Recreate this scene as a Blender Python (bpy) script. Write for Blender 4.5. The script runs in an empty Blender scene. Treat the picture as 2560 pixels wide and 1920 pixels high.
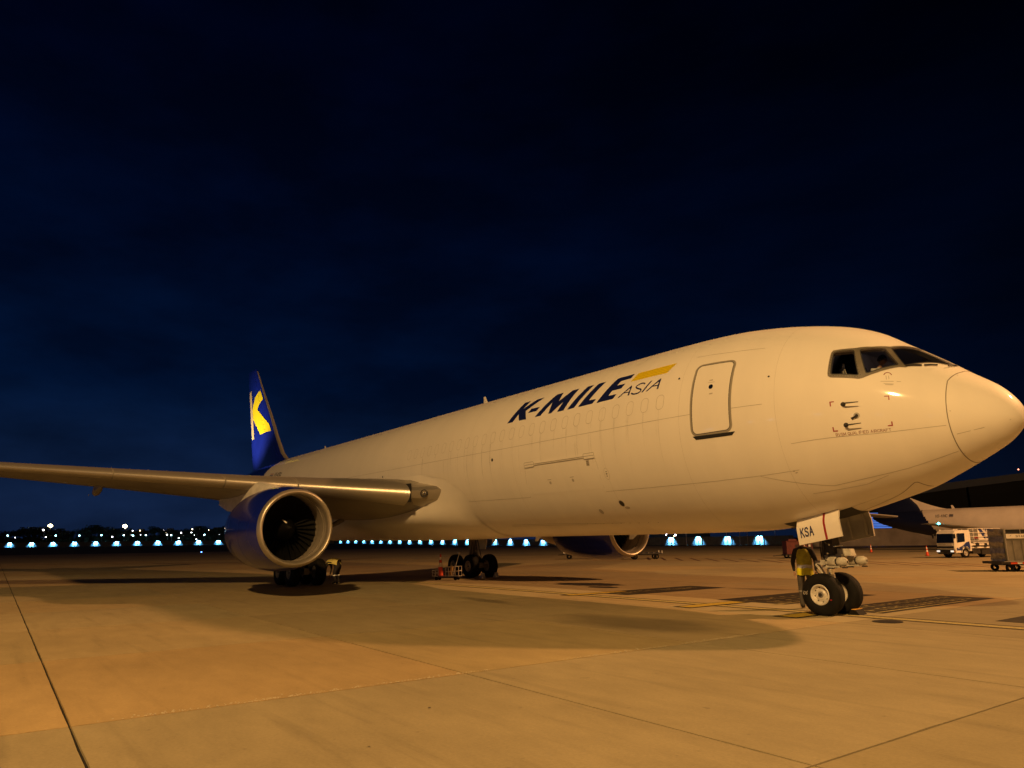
import bpy, bmesh, math, random
import numpy as np
from mathutils import Vector, Matrix

random.seed(7)
S = bpy.context.scene
COL = S.collection
PI = math.pi
rad = math.radians

# ------------------------------------------------------------------ camera
cam = bpy.data.cameras.new('camera')
cam.sensor_width = 36.0
cam.lens = 25.21
cam.clip_start = 0.1
cam.clip_end = 4000
cam_o = bpy.data.objects.new('camera', cam)
COL.objects.link(cam_o)
cam_o.matrix_world = Matrix(((0.5922, 0.1803, 0.7853, 9.8165),
                             (0.8057, -0.1173, -0.5807, -16.689),
                             (-0.0126, 0.9767, -0.2140, 1.7889),
                             (0, 0, 0, 1)))
S.camera = cam_o

# ------------------------------------------------------------------ night sky
W = bpy.data.worlds.new("World")
S.world = W
W.use_nodes = True
wn = W.node_tree.nodes
wl = W.node_tree.links
wn.clear()
w_out = wn.new('ShaderNodeOutputWorld')
w_bg = wn.new('ShaderNodeBackground')
w_bg.inputs['Strength'].default_value = 1.0
w_tc = wn.new('ShaderNodeTexCoord')
w_sep = wn.new('ShaderNodeSeparateXYZ')
wl.new(w_tc.outputs['Generated'], w_sep.inputs[0])
w_ramp = wn.new('ShaderNodeValToRGB')           # elevation -> dusk blue to night
els = w_ramp.color_ramp.elements
els[0].position = 0.0
els[0].color = (0.0056, 0.0135, 0.043, 1)
els[1].position = 1.0
els[1].color = (0.00004, 0.0004, 0.0050, 1)
for pos, c in ((0.066, (0.0040, 0.0112, 0.0375, 1)), (0.20, (0.0005, 0.0050, 0.0228, 1)),
               (0.37, (0.00018, 0.0026, 0.0140, 1)), (0.56, (0.0001, 0.0011, 0.0080, 1))):
    e = els.new(pos)
    e.color = c
wl.new(w_sep.outputs['Z'], w_ramp.inputs[0])
# the after-glow lies to the west (-X), the other side of the sky is darker
w_dot = wn.new('ShaderNodeVectorMath')
w_dot.operation = 'DOT_PRODUCT'
w_dot.inputs[1].default_value = (-0.985, -0.17, 0.0)
wl.new(w_tc.outputs['Generated'], w_dot.inputs[0])
w_mr = wn.new('ShaderNodeMapRange')
w_mr.inputs['From Min'].default_value = 0.0
w_mr.inputs['From Max'].default_value = 1.0
w_mr.inputs['To Min'].default_value = 0.19
w_mr.inputs['To Max'].default_value = 1.05
wl.new(w_dot.outputs['Value'], w_mr.inputs[0])
# thin high cloud
w_map = wn.new('ShaderNodeMapping')
w_map.inputs['Scale'].default_value = (1.4, 2.6, 6.5)
w_map.inputs['Rotation'].default_value = (0.25, -0.2, 0.4)
wl.new(w_tc.outputs['Generated'], w_map.inputs[0])
w_no = wn.new('ShaderNodeTexNoise')
w_no.inputs['Scale'].default_value = 1.5
w_no.inputs['Detail'].default_value = 5
w_no.inputs['Roughness'].default_value = 0.55
wl.new(w_map.outputs[0], w_no.inputs['Vector'])
w_cr = wn.new('ShaderNodeMapRange')
w_cr.inputs['From Min'].default_value = 0.38
w_cr.inputs['From Max'].default_value = 0.72
w_cr.inputs['To Min'].default_value = 0.70
w_cr.inputs['To Max'].default_value = 1.55
wl.new(w_no.outputs['Fac'], w_cr.inputs[0])
w_mul = wn.new('ShaderNodeMath')
w_mul.operation = 'MULTIPLY'
wl.new(w_mr.outputs[0], w_mul.inputs[0])
wl.new(w_cr.outputs[0], w_mul.inputs[1])
w_mix = wn.new('ShaderNodeVectorMath')
w_mix.operation = 'SCALE'
wl.new(w_ramp.outputs[0], w_mix.inputs[0])
wl.new(w_mul.outputs[0], w_mix.inputs['Scale'])
wl.new(w_mix.outputs[0], w_bg.inputs['Color'])
wl.new(w_bg.outputs[0], w_out.inputs[0])

# ------------------------------------------------------------------ apron floodlights
def flood(name, loc, power, col, radius):
    l = bpy.data.lights.new(name, 'POINT')
    l.energy = power
    l.color = col
    l.shadow_soft_size = radius
    o = bpy.data.objects.new(name, l)
    o.location = loc
    COL.objects.link(o)
    return o
FLOOD_D = flood('floodlight_d', (20, -33, 27), 73000, (1.0, 0.575, 0.20), 0.7)     # mast behind the camera, the key light
# mast beyond the nose, a shaded lantern aimed back across the apron
_b = bpy.data.lights.new('floodlight_b', 'SPOT')
_b.energy = 145000
_b.color = (1.0, 0.47, 0.17)
_b.spot_size = rad(165)
_b.spot_blend = 0.2
_b.shadow_soft_size = 0.9
FLOOD_B = bpy.data.objects.new('floodlight_b', _b)
FLOOD_B.location = (21.8, 42.6, 35)
FLOOD_B.rotation_euler = (Vector((-16, 10, 0)) - Vector((21.8, 42.6, 35))).to_track_quat('-Z', 'Y').to_euler()
COL.objects.link(FLOOD_B)

# a line of far lamps behind the camera: seen only as pin-points mirrored in the radome and the nacelle
for _k in range(9):
    flood('distant_lamp', (-70 + 24 * _k + 5 * math.sin(_k * 2.3), -125 - 6 * (_k % 3), 6.5 + 1.5 * (_k % 2)), 900, (0.86, 0.93, 1.0), 0.45)

S.view_settings.view_transform = 'Standard'
S.view_settings.look = 'None'
S.view_settings.gamma = 1.0
S.view_settings.use_curve_mapping = False
S.view_settings.exposure = 0.0
S.cycles.use_denoising = True
S.cycles.max_bounces = 6
S.cycles.transparent_max_bounces = 8
S.cycles.sample_clamp_indirect = 4.0
S.cycles.use_light_tree = True

# ------------------------------------------------------------------ helpers
class MB:
    """collects faces, links them as one mesh object"""
    def __init__(s):
        s.v = []
        s.f = []
        s.m = []
    def add(s, vs, fs, mi=0):
        b = len(s.v)
        s.v += [tuple(map(float, v)) for v in vs]
        s.f += [tuple(i + b for i in f) for f in fs]
        s.m += [mi] * len(fs)
    def box(s, c, d, rot=None, mi=0, taper=None):
        hx, hy, hz = d[0] / 2, d[1] / 2, d[2] / 2
        t = taper or (1, 1)
        P = [(-hx, -hy, -hz), (hx, -hy, -hz), (hx, hy, -hz), (-hx, hy, -hz),
             (-hx * t[0], -hy * t[1], hz), (hx * t[0], -hy * t[1], hz), (hx * t[0], hy * t[1], hz), (-hx * t[0], hy * t[1], hz)]
        P = [Vector(p) for p in P]
        if rot is not None:
            P = [rot @ p for p in P]
        c = Vector(c)
        s.add([c + p for p in P], [(0, 3, 2, 1), (4, 5, 6, 7), (0, 1, 5, 4), (1, 2, 6, 5), (2, 3, 7, 6), (3, 0, 4, 7)], mi)
    def cyl(s, p0, p1, r0, r1=None, n=12, mi=0, caps=True):
        r1 = r0 if r1 is None else r1
        p0, p1 = Vector(p0), Vector(p1)
        d = (p1 - p0).normalized()
        a = d.orthogonal().normalized()
        b = d.cross(a)
        vs = []
        for p, r in ((p0, r0), (p1, r1)):
            for i in range(n):
                t = 2 * PI * i / n
                vs.append(p + (a * math.cos(t) + b * math.sin(t)) * r)
        fs = [(i, (i + 1) % n, n + (i + 1) % n, n + i) for i in range(n)]
        if caps:
            fs += [tuple(reversed(range(n))), tuple(range(n, 2 * n))]
        s.add(vs, fs, mi)
    def tube(s, pts, r, n=8, mi=0):
        pts = [Vector(p) for p in pts]
        rs = r if isinstance(r, (list, tuple)) else [r] * len(pts)
        vs = []
        a = None
        for i, p in enumerate(pts):
            d = (pts[min(i + 1, len(pts) - 1)] - pts[max(i - 1, 0)]).normalized()
            a = d.orthogonal().normalized() if a is None else (a - d * a.dot(d)).normalized()
            b = d.cross(a)
            for k in range(n):
                t = 2 * PI * k / n
                vs.append(p + (a * math.cos(t) + b * math.sin(t)) * rs[i])
        fs = []
        for i in range(len(pts) - 1):
            for k in range(n):
                fs.append((i * n + k, i * n + (k + 1) % n, (i + 1) * n + (k + 1) % n, (i + 1) * n + k))
        fs += [tuple(reversed(range(n))), tuple(range((len(pts) - 1) * n, len(pts) * n))]
        s.add(vs, fs, mi)
    def lathe(s, prof, o, ax, n=24, mi=0, closed=False, a0=0.0, a1=2 * PI, up=None):
        """prof: (distance along the axis, radius)"""
        o, ax = Vector(o), Vector(ax).normalized()
        a = (Vector(up) if up else ax.orthogonal()).normalized()
        a = (a - ax * a.dot(ax)).normalized()
        b = ax.cross(a)
        full = abs(a1 - a0 - 2 * PI) < 1e-6
        m = n if full else n + 1
        vs = []
        for x, r in prof:
            for i in range(m):
                t = a0 + (a1 - a0) * i / n
                vs.append(o + ax * x + (a * math.cos(t) + b * math.sin(t)) * r)
        fs = []
        k = len(prof)
        for j in range(k if closed else k - 1):
            j2 = (j + 1) % k
            for i in range(n):
                i2 = (i + 1) % m
                fs.append((j * m + i, j * m + i2, j2 * m + i2, j2 * m + i))
        s.add(vs, fs, mi)
    def loft(s, rings, closed=True, cap=True, mi=0):
        n = len(rings[0])
        vs = [p for r in rings for p in r]
        fs = []
        for j in range(len(rings) - 1):
            for i in range(n if closed else n - 1):
                i2 = (i + 1) % n
                fs.append((j * n + i, j * n + i2, (j + 1) * n + i2, (j + 1) * n + i))
        if cap and closed:
            fs += [tuple(reversed(range(n))), tuple(range((len(rings) - 1) * n, len(rings) * n))]
        s.add(vs, fs, mi)
    def prism(s, poly, d, mi=0):
        """poly: 3D points of a flat outline, d: extrusion vector"""
        n = len(poly)
        d = Vector(d)
        P = [Vector(p) for p in poly]
        s.add(P + [p + d for p in P], [tuple(reversed(range(n))), tuple(range(n, 2 * n))] +
              [(i, (i + 1) % n, n + (i + 1) % n, n + i) for i in range(n)], mi)
    def sphere(s, c, r, n=10, m=6, mi=0, sc=(1, 1, 1)):
        c = Vector(c)
        vs = [c + Vector((0, 0, r * sc[2]))]
        for j in range(1, m):
            a = PI * j / m
            for i in range(n):
                t = 2 * PI * i / n
                vs.append(c + Vector((math.sin(a) * math.cos(t) * sc[0], math.sin(a) * math.sin(t) * sc[1], math.cos(a) * sc[2])) * r)
        vs.append(c - Vector((0, 0, r * sc[2])))
        fs = [(0, 1 + i, 1 + (i + 1) % n) for i in range(n)]
        for j in range(m - 2):
            for i in range(n):
                fs.append((1 + j * n + i, 1 + (j + 1) * n + i, 1 + (j + 1) * n + (i + 1) % n, 1 + j * n + (i + 1) % n))
        L = len(vs) - 1
        fs += [(L, 1 + (m - 2) * n + (i + 1) % n, 1 + (m - 2) * n + i) for i in range(n)]
        s.add(vs, fs, mi)
    def mirror_y(s):
        r = MB()
        r.v = [(x, -y, z) for x, y, z in s.v]
        r.f = [tuple(reversed(f)) for f in s.f]
        r.m = list(s.m)
        return r
    def mesh(s, name, mats, smooth=None):
        me = bpy.data.meshes.new(name)
        me.from_pydata(s.v, [], s.f)
        for m in (mats if isinstance(mats, (list, tuple)) else [mats]):
            me.materials.append(m)
        me.polygons.foreach_set('material_index', s.m)
        bm = bmesh.new()
        bm.from_mesh(me)
        bmesh.ops.recalc_face_normals(bm, faces=bm.faces)
        bm.to_mesh(me)
        bm.free()
        if smooth is not None:
            me.polygons.foreach_set('use_smooth', [True] * len(me.polygons))
            me.set_sharp_from_angle(angle=rad(smooth))
        me.update()
        return me
    def build(s, name, mats, parent=None, smooth=None):
        return link(name, s.mesh(name, mats, smooth), parent)

def link(name, me, parent=None):
    o = bpy.data.objects.new(name, me)
    COL.objects.link(o)
    if parent is not None:
        o.parent = parent
        o.matrix_parent_inverse = parent.matrix_basis.inverted()
    return o

def tag(o, label=None, cat=None, group=None, kind=None):
    if label: o['label'] = label
    if cat: o['category'] = cat
    if group: o['group'] = group
    if kind: o['kind'] = kind
    return o

def thing(name, label, cat, loc=(0, 0, 0), rz=0.0, group=None):
    o = bpy.data.objects.new(name, None)
    o.empty_display_size = 0.3
    COL.objects.link(o)
    o.location = loc
    o.rotation_euler = (0, 0, rz)
    return tag(o, label, cat, group)

def put(name, mb, mats, parent, smooth=None):
    """mesh given in the parent's own coordinates"""
    o = bpy.data.objects.new(name, mb.mesh(name, mats, smooth))
    COL.objects.link(o)
    o.parent = parent
    return o

def dup(o, parent=None):
    c = o.copy()
    COL.objects.link(c)
    if parent is not None:
        c.parent = parent
    for ch in list(o.children):
        dup(ch, c)
    return c

# ------------------------------------------------------------------ materials
def mat(name, col, rough=0.5, metal=0.0, spec=0.5, emit=None, es=0.0, coat=0.0):
    m = bpy.data.materials.new(name)
    m.use_nodes = True
    b = m.node_tree.nodes['Principled BSDF']
    b.inputs['Base Color'].default_value = (*col, 1)
    b.inputs['Roughness'].default_value = rough
    b.inputs['Metallic'].default_value = metal
    b.inputs['Specular IOR Level'].default_value = spec
    if coat:
        b.inputs['Coat Weight'].default_value = coat
        b.inputs['Coat Roughness'].default_value = 0.075
    if emit:
        b.inputs['Emission Color'].default_value = (*emit, 1)
        b.inputs['Emission Strength'].default_value = es
    return m

def grime(m, scale=(1, 1, 1), amount=0.15, detail=6, nscale=1.0, rvar=0.0, bump=0.0, bscale=40, obj_tint=0.0, dark=None):
    """multiplies the base colour by stretched noise, varies the gloss, adds fine relief"""
    nt = m.node_tree
    N, L = nt.nodes, nt.links
    b = N['Principled BSDF']
    col = tuple(b.inputs['Base Color'].default_value)
    tc = N.new('ShaderNodeTexCoord')
    geo = N.new('ShaderNodeNewGeometry')
    mp = N.new('ShaderNodeMapping')
    mp.inputs['Scale'].default_value = scale
    L.new(geo.outputs['Position'], mp.inputs[0])
    no = N.new('ShaderNodeTexNoise')
    no.inputs['Scale'].default_value = nscale
    no.inputs['Detail'].default_value = detail
    no.inputs['Roughness'].default_value = 0.6
    L.new(mp.outputs[0], no.inputs['Vector'])
    mr = N.new('ShaderNodeMapRange')
    mr.inputs['From Min'].default_value = 0.32
    mr.inputs['From Max'].default_value = 0.68
    mr.inputs['To Min'].default_value = 1.0 - amount
    mr.inputs['To Max'].default_value = 1.0 + amount * 0.35
    L.new(no.outputs['Fac'], mr.inputs[0])
    fac = mr.outputs[0]
    if obj_tint:
        oi = N.new('ShaderNodeObjectInfo')
        m2 = N.new('ShaderNodeMapRange')
        m2.inputs['To Min'].default_value = 1 - obj_tint
        m2.inputs['To Max'].default_value = 1 + obj_tint
        L.new(oi.outputs['Random'], m2.inputs[0])
        mm = N.new('ShaderNodeMath')
        mm.operation = 'MULTIPLY'
        L.new(fac, mm.inputs[0])
        L.new(m2.outputs[0], mm.inputs[1])
        fac = mm.outputs[0]
    vm = N.new('ShaderNodeVectorMath')
    vm.operation = 'SCALE'
    vm.inputs[0].default_value = col[:3]
    L.new(fac, vm.inputs['Scale'])
    L.new(vm.outputs[0], b.inputs['Base Color'])
    if rvar:
        r0 = b.inputs['Roughness'].default_value
        m3 = N.new('ShaderNodeMapRange')
        m3.inputs['From Min'].default_value = 0.3
        m3.inputs['From Max'].default_value = 0.7
        m3.inputs['To Min'].default_value = min(1, r0 + rvar)
        m3.inputs['To Max'].default_value = max(0.02, r0 - rvar)
        L.new(no.outputs['Fac'], m3.inputs[0])
        L.new(m3.outputs[0], b.inputs['Roughness'])
    if bump:
        n2 = N.new('ShaderNodeTexNoise')
        n2.inputs['Scale'].default_value = bscale
        n2.inputs['Detail'].default_value = 3
        L.new(geo.outputs['Position'], n2.inputs['Vector'])
        bp = N.new('ShaderNodeBump')
        bp.inputs['Strength'].default_value = bump
        bp.inputs['Distance'].default_value = 0.02
        L.new(n2.outputs['Fac'], bp.inputs['Height'])
        L.new(bp.outputs[0], b.inputs['Normal'])
    return m

M = {}
# vertical rain streaks (stretched along z) on the white skin
M['white'] = grime(mat('white_paint', (0.78, 0.74, 0.67), 0.55, spec=0.25, coat=0.42), scale=(0.9, 0.35, 0.22), amount=0.055, nscale=1.0, rvar=0.03)
M['white2'] = grime(mat('white_enamel', (0.75, 0.72, 0.66), 0.4), scale=(3, 3, 3), amount=0.2)
M['grey'] = grime(mat('grey_paint', (0.40, 0.385, 0.35), 0.45), scale=(2, 2, 1), amount=0.25)
M['wing'] = grime(mat('wing_grey', (0.27, 0.245, 0.20), 0.42), scale=(0.5, 0.5, 0.5), amount=0.3)
M['seam'] = mat('seam_sealant', (0.20, 0.17, 0.13), 0.7)
M['faint'] = grime(mat('faint_seam', (0.46, 0.42, 0.36), 0.5), scale=(2, 2, 2), amount=0.3)
M['frame'] = grime(mat('window_frame_paint', (0.135, 0.12, 0.09), 0.5), scale=(6, 6, 6), amount=0.25)
M['doorline'] = mat('door_outline', (0.26, 0.24, 0.20), 0.5)
M['blue'] = grime(mat('tail_blue', (0.007, 0.016, 0.24), 0.24, coat=0.5), scale=(0.6, 0.6, 0.6), amount=0.2)
M['navy'] = mat('navy_lettering', (0.008, 0.014, 0.085), 0.3)
M['yellow'] = mat('livery_yellow', (0.74, 0.55, 0.012), 0.4, spec=0.3)
M['red'] = mat('red_marking', (0.30, 0.018, 0.018), 0.45)
M['dred'] = mat('red_text', (0.22, 0.05, 0.03), 0.5)
M['black'] = mat('black_rubber_trim', (0.012, 0.012, 0.012), 0.6)
M['dark'] = grime(mat('dark_metal', (0.05, 0.045, 0.04), 0.5, 0.3), scale=(4, 4, 4), amount=0.4)
M['alu'] = grime(mat('bare_aluminium', (0.55, 0.50, 0.42), 0.40, 0.75), scale=(0.8, 0.8, 0.8), amount=0.12, rvar=0.04)
M['lip'] = grime(mat('polished_lip', (0.52, 0.47, 0.39), 0.42, 0.75), scale=(2, 2, 2), amount=0.12, rvar=0.05)
M['duct'] = grime(mat('inlet_liner', (0.27, 0.24, 0.20), 0.5), scale=(1, 3, 3), amount=0.2)
M['fan'] = mat('fan_metal_shaded', (0.010, 0.010, 0.009), 0.5, spec=0.15)  # near black: the intake's deep shade is put into the blade colour
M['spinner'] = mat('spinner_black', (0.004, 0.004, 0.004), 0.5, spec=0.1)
M['chrome'] = mat('chrome', (0.8, 0.78, 0.74), 0.12, 1.0)
M['rubber'] = grime(mat('tyre_rubber', (0.009, 0.008, 0.007), 0.8, spec=0.25), scale=(5, 5, 5), amount=0.35, bump=0.05, bscale=60)
M['rim'] = grime(mat('wheel_rim', (0.74, 0.70, 0.62), 0.4), scale=(8, 8, 8), amount=0.25)
M['mainrim'] = grime(mat('main_rim', (0.42, 0.38, 0.31), 0.5), scale=(8, 8, 8), amount=0.4)
M['gear'] = grime(mat('gear_enamel', (0.58, 0.55, 0.47), 0.42), scale=(6, 6, 6), amount=0.4)
M['liner'] = mat('cockpit_liner', (0.26, 0.22, 0.22), 0.7)
M['hair'] = mat('black_hair', (0.010, 0.008, 0.007), 0.55)
M['skin'] = mat('skin', (0.36, 0.19, 0.115), 0.5)
M['shirt'] = mat('white_shirt', (0.74, 0.72, 0.72), 0.8)
M['navycloth'] = grime(mat('dark_cloth', (0.028, 0.024, 0.026), 0.85), scale=(8, 8, 3), amount=0.5)
M['trouser'] = grime(mat('grey_trousers', (0.10, 0.088, 0.075), 0.9), scale=(9, 9, 3), amount=0.4)
M['vestlow'] = mat('vest_yellow', (0.86, 0.80, 0.02), 0.6)
M['vestshade'] = grime(mat('vest_yellow_shaded', (0.50, 0.46, 0.04), 0.8), scale=(9, 9, 9), amount=0.3)  # upper vest: the gear door's shadow painted in as a darker yellow
M['reflect'] = mat('reflective_tape', (0.75, 0.73, 0.70), 0.3, 0.3)
M['orange'] = mat('cone_orange', (0.70, 0.075, 0.02), 0.5)
M['coneband'] = mat('cone_band', (0.80, 0.76, 0.70), 0.4)
M['steel'] = grime(mat('galvanised_steel', (0.48, 0.46, 0.43), 0.4, 0.6), scale=(5, 5, 5), amount=0.2)
M['wood'] = mat('yellow_wood', (0.66, 0.36, 0.05), 0.7)
def glass_mat(name, tint, gloss):
    m = bpy.data.materials.new(name)
    m.use_nodes = True
    N, L = m.node_tree.nodes, m.node_tree.links
    N.clear()
    o = N.new('ShaderNodeOutputMaterial')
    t = N.new('ShaderNodeBsdfTransparent')
    t.inputs[0].default_value = (*tint, 1)
    g = N.new('ShaderNodeBsdfGlossy')
    g.inputs['Roughness'].default_value = 0.03
    fr = N.new('ShaderNodeFresnel')
    fr.inputs['IOR'].default_value = 1.35
    mm = N.new('ShaderNodeMath')
    mm.operation = 'MULTIPLY'
    mm.inputs[1].default_value = gloss
    L.new(fr.outputs[0], mm.inputs[0])
    mx = N.new('ShaderNodeMixShader')
    L.new(mm.outputs[0], mx.inputs[0])
    L.new(t.outputs[0], mx.inputs[1])
    L.new(g.outputs[0], mx.inputs[2])
    L.new(mx.outputs[0], o.inputs[0])
    return m
M['doorwhite'] = grime(mat('floodlit_white', (0.84, 0.80, 0.73), 0.4), scale=(3, 3, 3), amount=.06)  # gear door white, lightened to paint in the floodlight it faces
M['glass'] = glass_mat('window_glass', (0.72, 0.74, 0.72), 0.55)
M['glassdark'] = glass_mat('heated_windscreen_glass', (0.40, 0.42, 0.40), 0.6)
M['tglass'] = mat('truck_glass', (0.008, 0.012, 0.03), 0.06)
# ================================================================== GROUND
GX, GY, GA, PA, PB = 0.7705, -15.6682, -0.0193, 4.7313, 5.3164
def cell(i, j):
    c, s = math.cos(GA), math.sin(GA)
    a, b = -j * PB, i * PA
    return (GX + c * a - s * b, GY + s * a + c * b)

def concrete(name, col, tint):
    m = mat(name, col, 0.82, spec=0.3)
    nt = m.node_tree
    N, L = nt.nodes, nt.links
    b = N['Principled BSDF']
    geo = N.new('ShaderNodeNewGeometry')
    def noise(sc, det, mapping=None, rough=0.6):
        n = N.new('ShaderNodeTexNoise')
        n.inputs['Scale'].default_value = sc
        n.inputs['Detail'].default_value = det
        n.inputs['Roughness'].default_value = rough
        if mapping:
            mp = N.new('ShaderNodeMapping')
            mp.inputs['Scale'].default_value = mapping[0]
            mp.inputs['Rotation'].default_value = (0, 0, mapping[1])
            L.new(geo.outputs['Position'], mp.inputs[0])
            L.new(mp.outputs[0], n.inputs['Vector'])
        else:
            L.new(geo.outputs['Position'], n.inputs['Vector'])
        return n.outputs['Fac']
    def rng(src, a, b_, c, d):
        r = N.new('ShaderNodeMapRange')
        for k, v in zip(('From Min', 'From Max', 'To Min', 'To Max'), (a, b_, c, d)):
            r.inputs[k].default_value = v
        L.new(src, r.inputs[0])
        return r.outputs[0]
    def mul(a, b_):
        q = N.new('ShaderNodeMath')
        q.operation = 'MULTIPLY'
        L.new(a, q.inputs[0])
        L.new(b_, q.inputs[1])
        return q.outputs[0]
    big = rng(noise(0.11, 5), 0.3, 0.7, 0.80, 1.12)
    mid = rng(noise(0.9, 8, ((1, 2.2, 1), 0.5), 0.7), 0.3, 0.7, 0.86, 1.09)
    fine = rng(noise(26, 8, None, 0.75), 0.25, 0.75, 0.84, 1.13)
    speck = rng(noise(5.2, 3), 0.25, 0.32, 0.74, 1.0)
    drag = rng(noise(0.5, 4, ((0.35, 5.5, 1), 0.32)), 0.30, 0.44, 0.86, 1.0)   # rubber and oil drags
    v = mul(mul(mul(big, mid), mul(fine, speck)), drag)
    if tint:
        oi = N.new('ShaderNodeObjectInfo')
        v = mul(v, rng(oi.outputs['Random'], 0, 1, 1 - tint, 1 + tint))
    # slabs differ a little in hue too
    sc = N.new('ShaderNodeVectorMath')
    sc.operation = 'SCALE'
    sc.inputs[0].default_value = col
    L.new(v, sc.inputs['Scale'])
    if tint:
        mx = N.new('ShaderNodeMix')
        mx.data_type = 'RGBA'
        mx.blend_type = 'MULTIPLY'
        mx.inputs[0].default_value = 1.0
        L.new(oi.outputs['Color'], mx.inputs[7])
        L.new(sc.outputs[0], mx.inputs[6])
        L.new(mx.outputs[2], b.inputs['Base Color'])
    else:
        L.new(sc.outputs[0], b.inputs['Base Color'])
    n2 = noise(55, 4)
    bp = N.new('ShaderNodeBump')
    bp.inputs['Strength'].default_value = 0.28
    bp.inputs['Distance'].default_value = 0.012
    L.new(n2, bp.inputs['Height'])
    L.new(bp.outputs[0], b.inputs['Normal'])
    return m
M['concrete'] = concrete('apron_concrete', (0.35, 0.300, 0.180), 0.085)
M['concrete2'] = concrete('apron_concrete_far', (0.34, 0.29, 0.176), 0)
M['sealant'] = mat('joint_sealant', (0.012, 0.010, 0.008), 0.9)
M['asphalt'] = grime(mat('dark_paint', (0.045, 0.037, 0.025), 0.8, spec=.3), scale=(2, 2, 1), amount=0.5)
M['linepaint'] = grime(mat('line_yellow', (0.50, 0.36, 0.04), 0.7), scale=(5, 5, 1), amount=0.4, nscale=2)
M['linepale'] = grime(mat('line_pale', (0.44, 0.37, 0.15), 0.75), scale=(6, 6, 1), amount=0.5, nscale=3)
M['stain'] = mat('oil_stain', (0.09, 0.075, 0.05), 0.6)
M['grass'] = grime(mat('grass_field', (0.028, 0.030, 0.014), 0.95), scale=(0.3, 0.3, 0.3), amount=0.4)

# apron: dark bed under the slabs, slabs on top with open joints
bed = MB()
c = [cell(i, j) for i, j in ((-16, -22), (-16, 40), (32, 40), (32, -22))]
bed.add([(x, y, -0.03) for x, y in c], [(0, 1, 2, 3)])
apron = bed.build('apron', M['sealant'])
tag(apron, kind='structure')

fwd = Vector((-0.785, 0.581, 0))
rgt = Vector((0.8057 * 0 + 0.5922, 0.8057, 0))
def slab_mesh(gap, seed):
    """one slab, its corner at the origin, with slightly ragged edges"""
    r = random.Random(seed)
    n = 10
    pts = []
    for k in range(4):
        for q in range(n):
            t = q / n
            e = (gap / 2 + (abs(r.gauss(0, 0.0035)) if q else 0))
            if k == 0: pts.append((-t * PB - (e if q == 0 else 0), e))
            elif k == 1: pts.append((-PB + e, t * PA + (e if q == 0 else 0)))
            elif k == 2: pts.append((-PB + t * PB + (e if q == 0 else 0), PA - e))
            else: pts.append((-e, PA - t * PA - (e if q == 0 else 0)))
    m = MB()
    N_ = len(pts)
    m.add([(x, y, 0) for x, y in pts] + [(x, y, -0.028) for x, y in pts],
          [tuple(range(N_))] + [(i, i + N_, (i + 1) % N_ + N_, (i + 1) % N_) for i in range(N_)])
    return m.mesh('slab', M['concrete'])
SLABS = [slab_mesh(0.027, s) for s in range(4)]
cellsA = []
for i in range(-16, 32):
    for j in range(-22, 40):
        x0, y0 = cell(i + .5, j + .5)
        d = Vector((x0 - 9.8165, y0 + 16.689, 0))
        dep, lat = d.dot(fwd), abs(d.dot(rgt))
        seen = dep > -3 and lat < dep * 0.74 + 7
        cellsA.append((dep if seen else 1e6 + d.length, i, j))
cellsA.sort()
# neighbouring pours differ: warm ones beyond the crumbled joint, front ones less warm, darkened in colour to offset the near floodlight
WARM, FRONT_DIM = (1.16, 1.0, .82, 1), (.84, .83, .82, 1)
POUR = {(0, 0): WARM, (-1, 0): WARM, (1, 0): (1.05, .96, .80, 1), (0, 1): (1.08, 1.0, .90, 1), (-1, 1): (1.06, 1.0, .9, 1), (0, 2): (1.04, 1, .95, 1)}
for q in range(-3, 9):
    POUR[(q, -1)] = FRONT_DIM
    POUR[(q, -2)] = (.86, .84, .78, 1)
near = set((i, j) for _, i, j in cellsA[:296])
for q, (_, i, j) in enumerate(cellsA[:296]):
    o = bpy.data.objects.new('slab', SLABS[(i * 3 + j * 5) % 4])
    COL.objects.link(o)
    x, y = cell(i, j)
    o.location = (x, y, 0)
    o.rotation_euler = (0, 0, GA)
    o.parent = apron
    hr = random.Random(i * 131 + j * 17 + 3)
    h_ = hr.uniform(0, 1)
    o.color = POUR.get((i, j), (1.0 + .05 * h_, 1.0 - .05 * h_, 1.0 - .16 * h_, 1))
far = MB()
g = 0.014
for _, i, j in cellsA[296:]:
    P = [cell(i + a, j + b) for a, b in ((g / PA, g / PB), (g / PA, 1 - g / PB), (1 - g / PA, 1 - g / PB), (1 - g / PA, g / PB))]
    far.add([(x, y, 0) for x, y in P], [(0, 1, 2, 3)])
fo = far.build('slab', M['concrete2'], apron)
fo['kind'] = 'stuff'

# open grass beyond the apron, rising gently towards the perimeter
gm = MB()
NXg, NYg = 36, 36
xs = np.linspace(-1500, 900, NXg)
ys = np.linspace(-900, 1500, NYg)
def rise(x, y):
    t = max(0.0, min(1.0, (-x - 190) / 260.0))
    return 2.15 * t * t * (3 - 2 * t)
gv = []
xs = sorted(list(xs) + list(np.linspace(-520, -190, 24)))
for x in xs:
    for y in ys:
        gv.append((x, y, rise(x, y) - 0.05))
n_ = len(ys)
gm.add(gv, [(a * n_ + b, (a + 1) * n_ + b, (a + 1) * n_ + b + 1, a * n_ + b + 1) for a in range(len(xs) - 1) for b in range(n_ - 1)])
tag(gm.build('grass', M['grass'], smooth=180), kind='structure')

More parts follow.
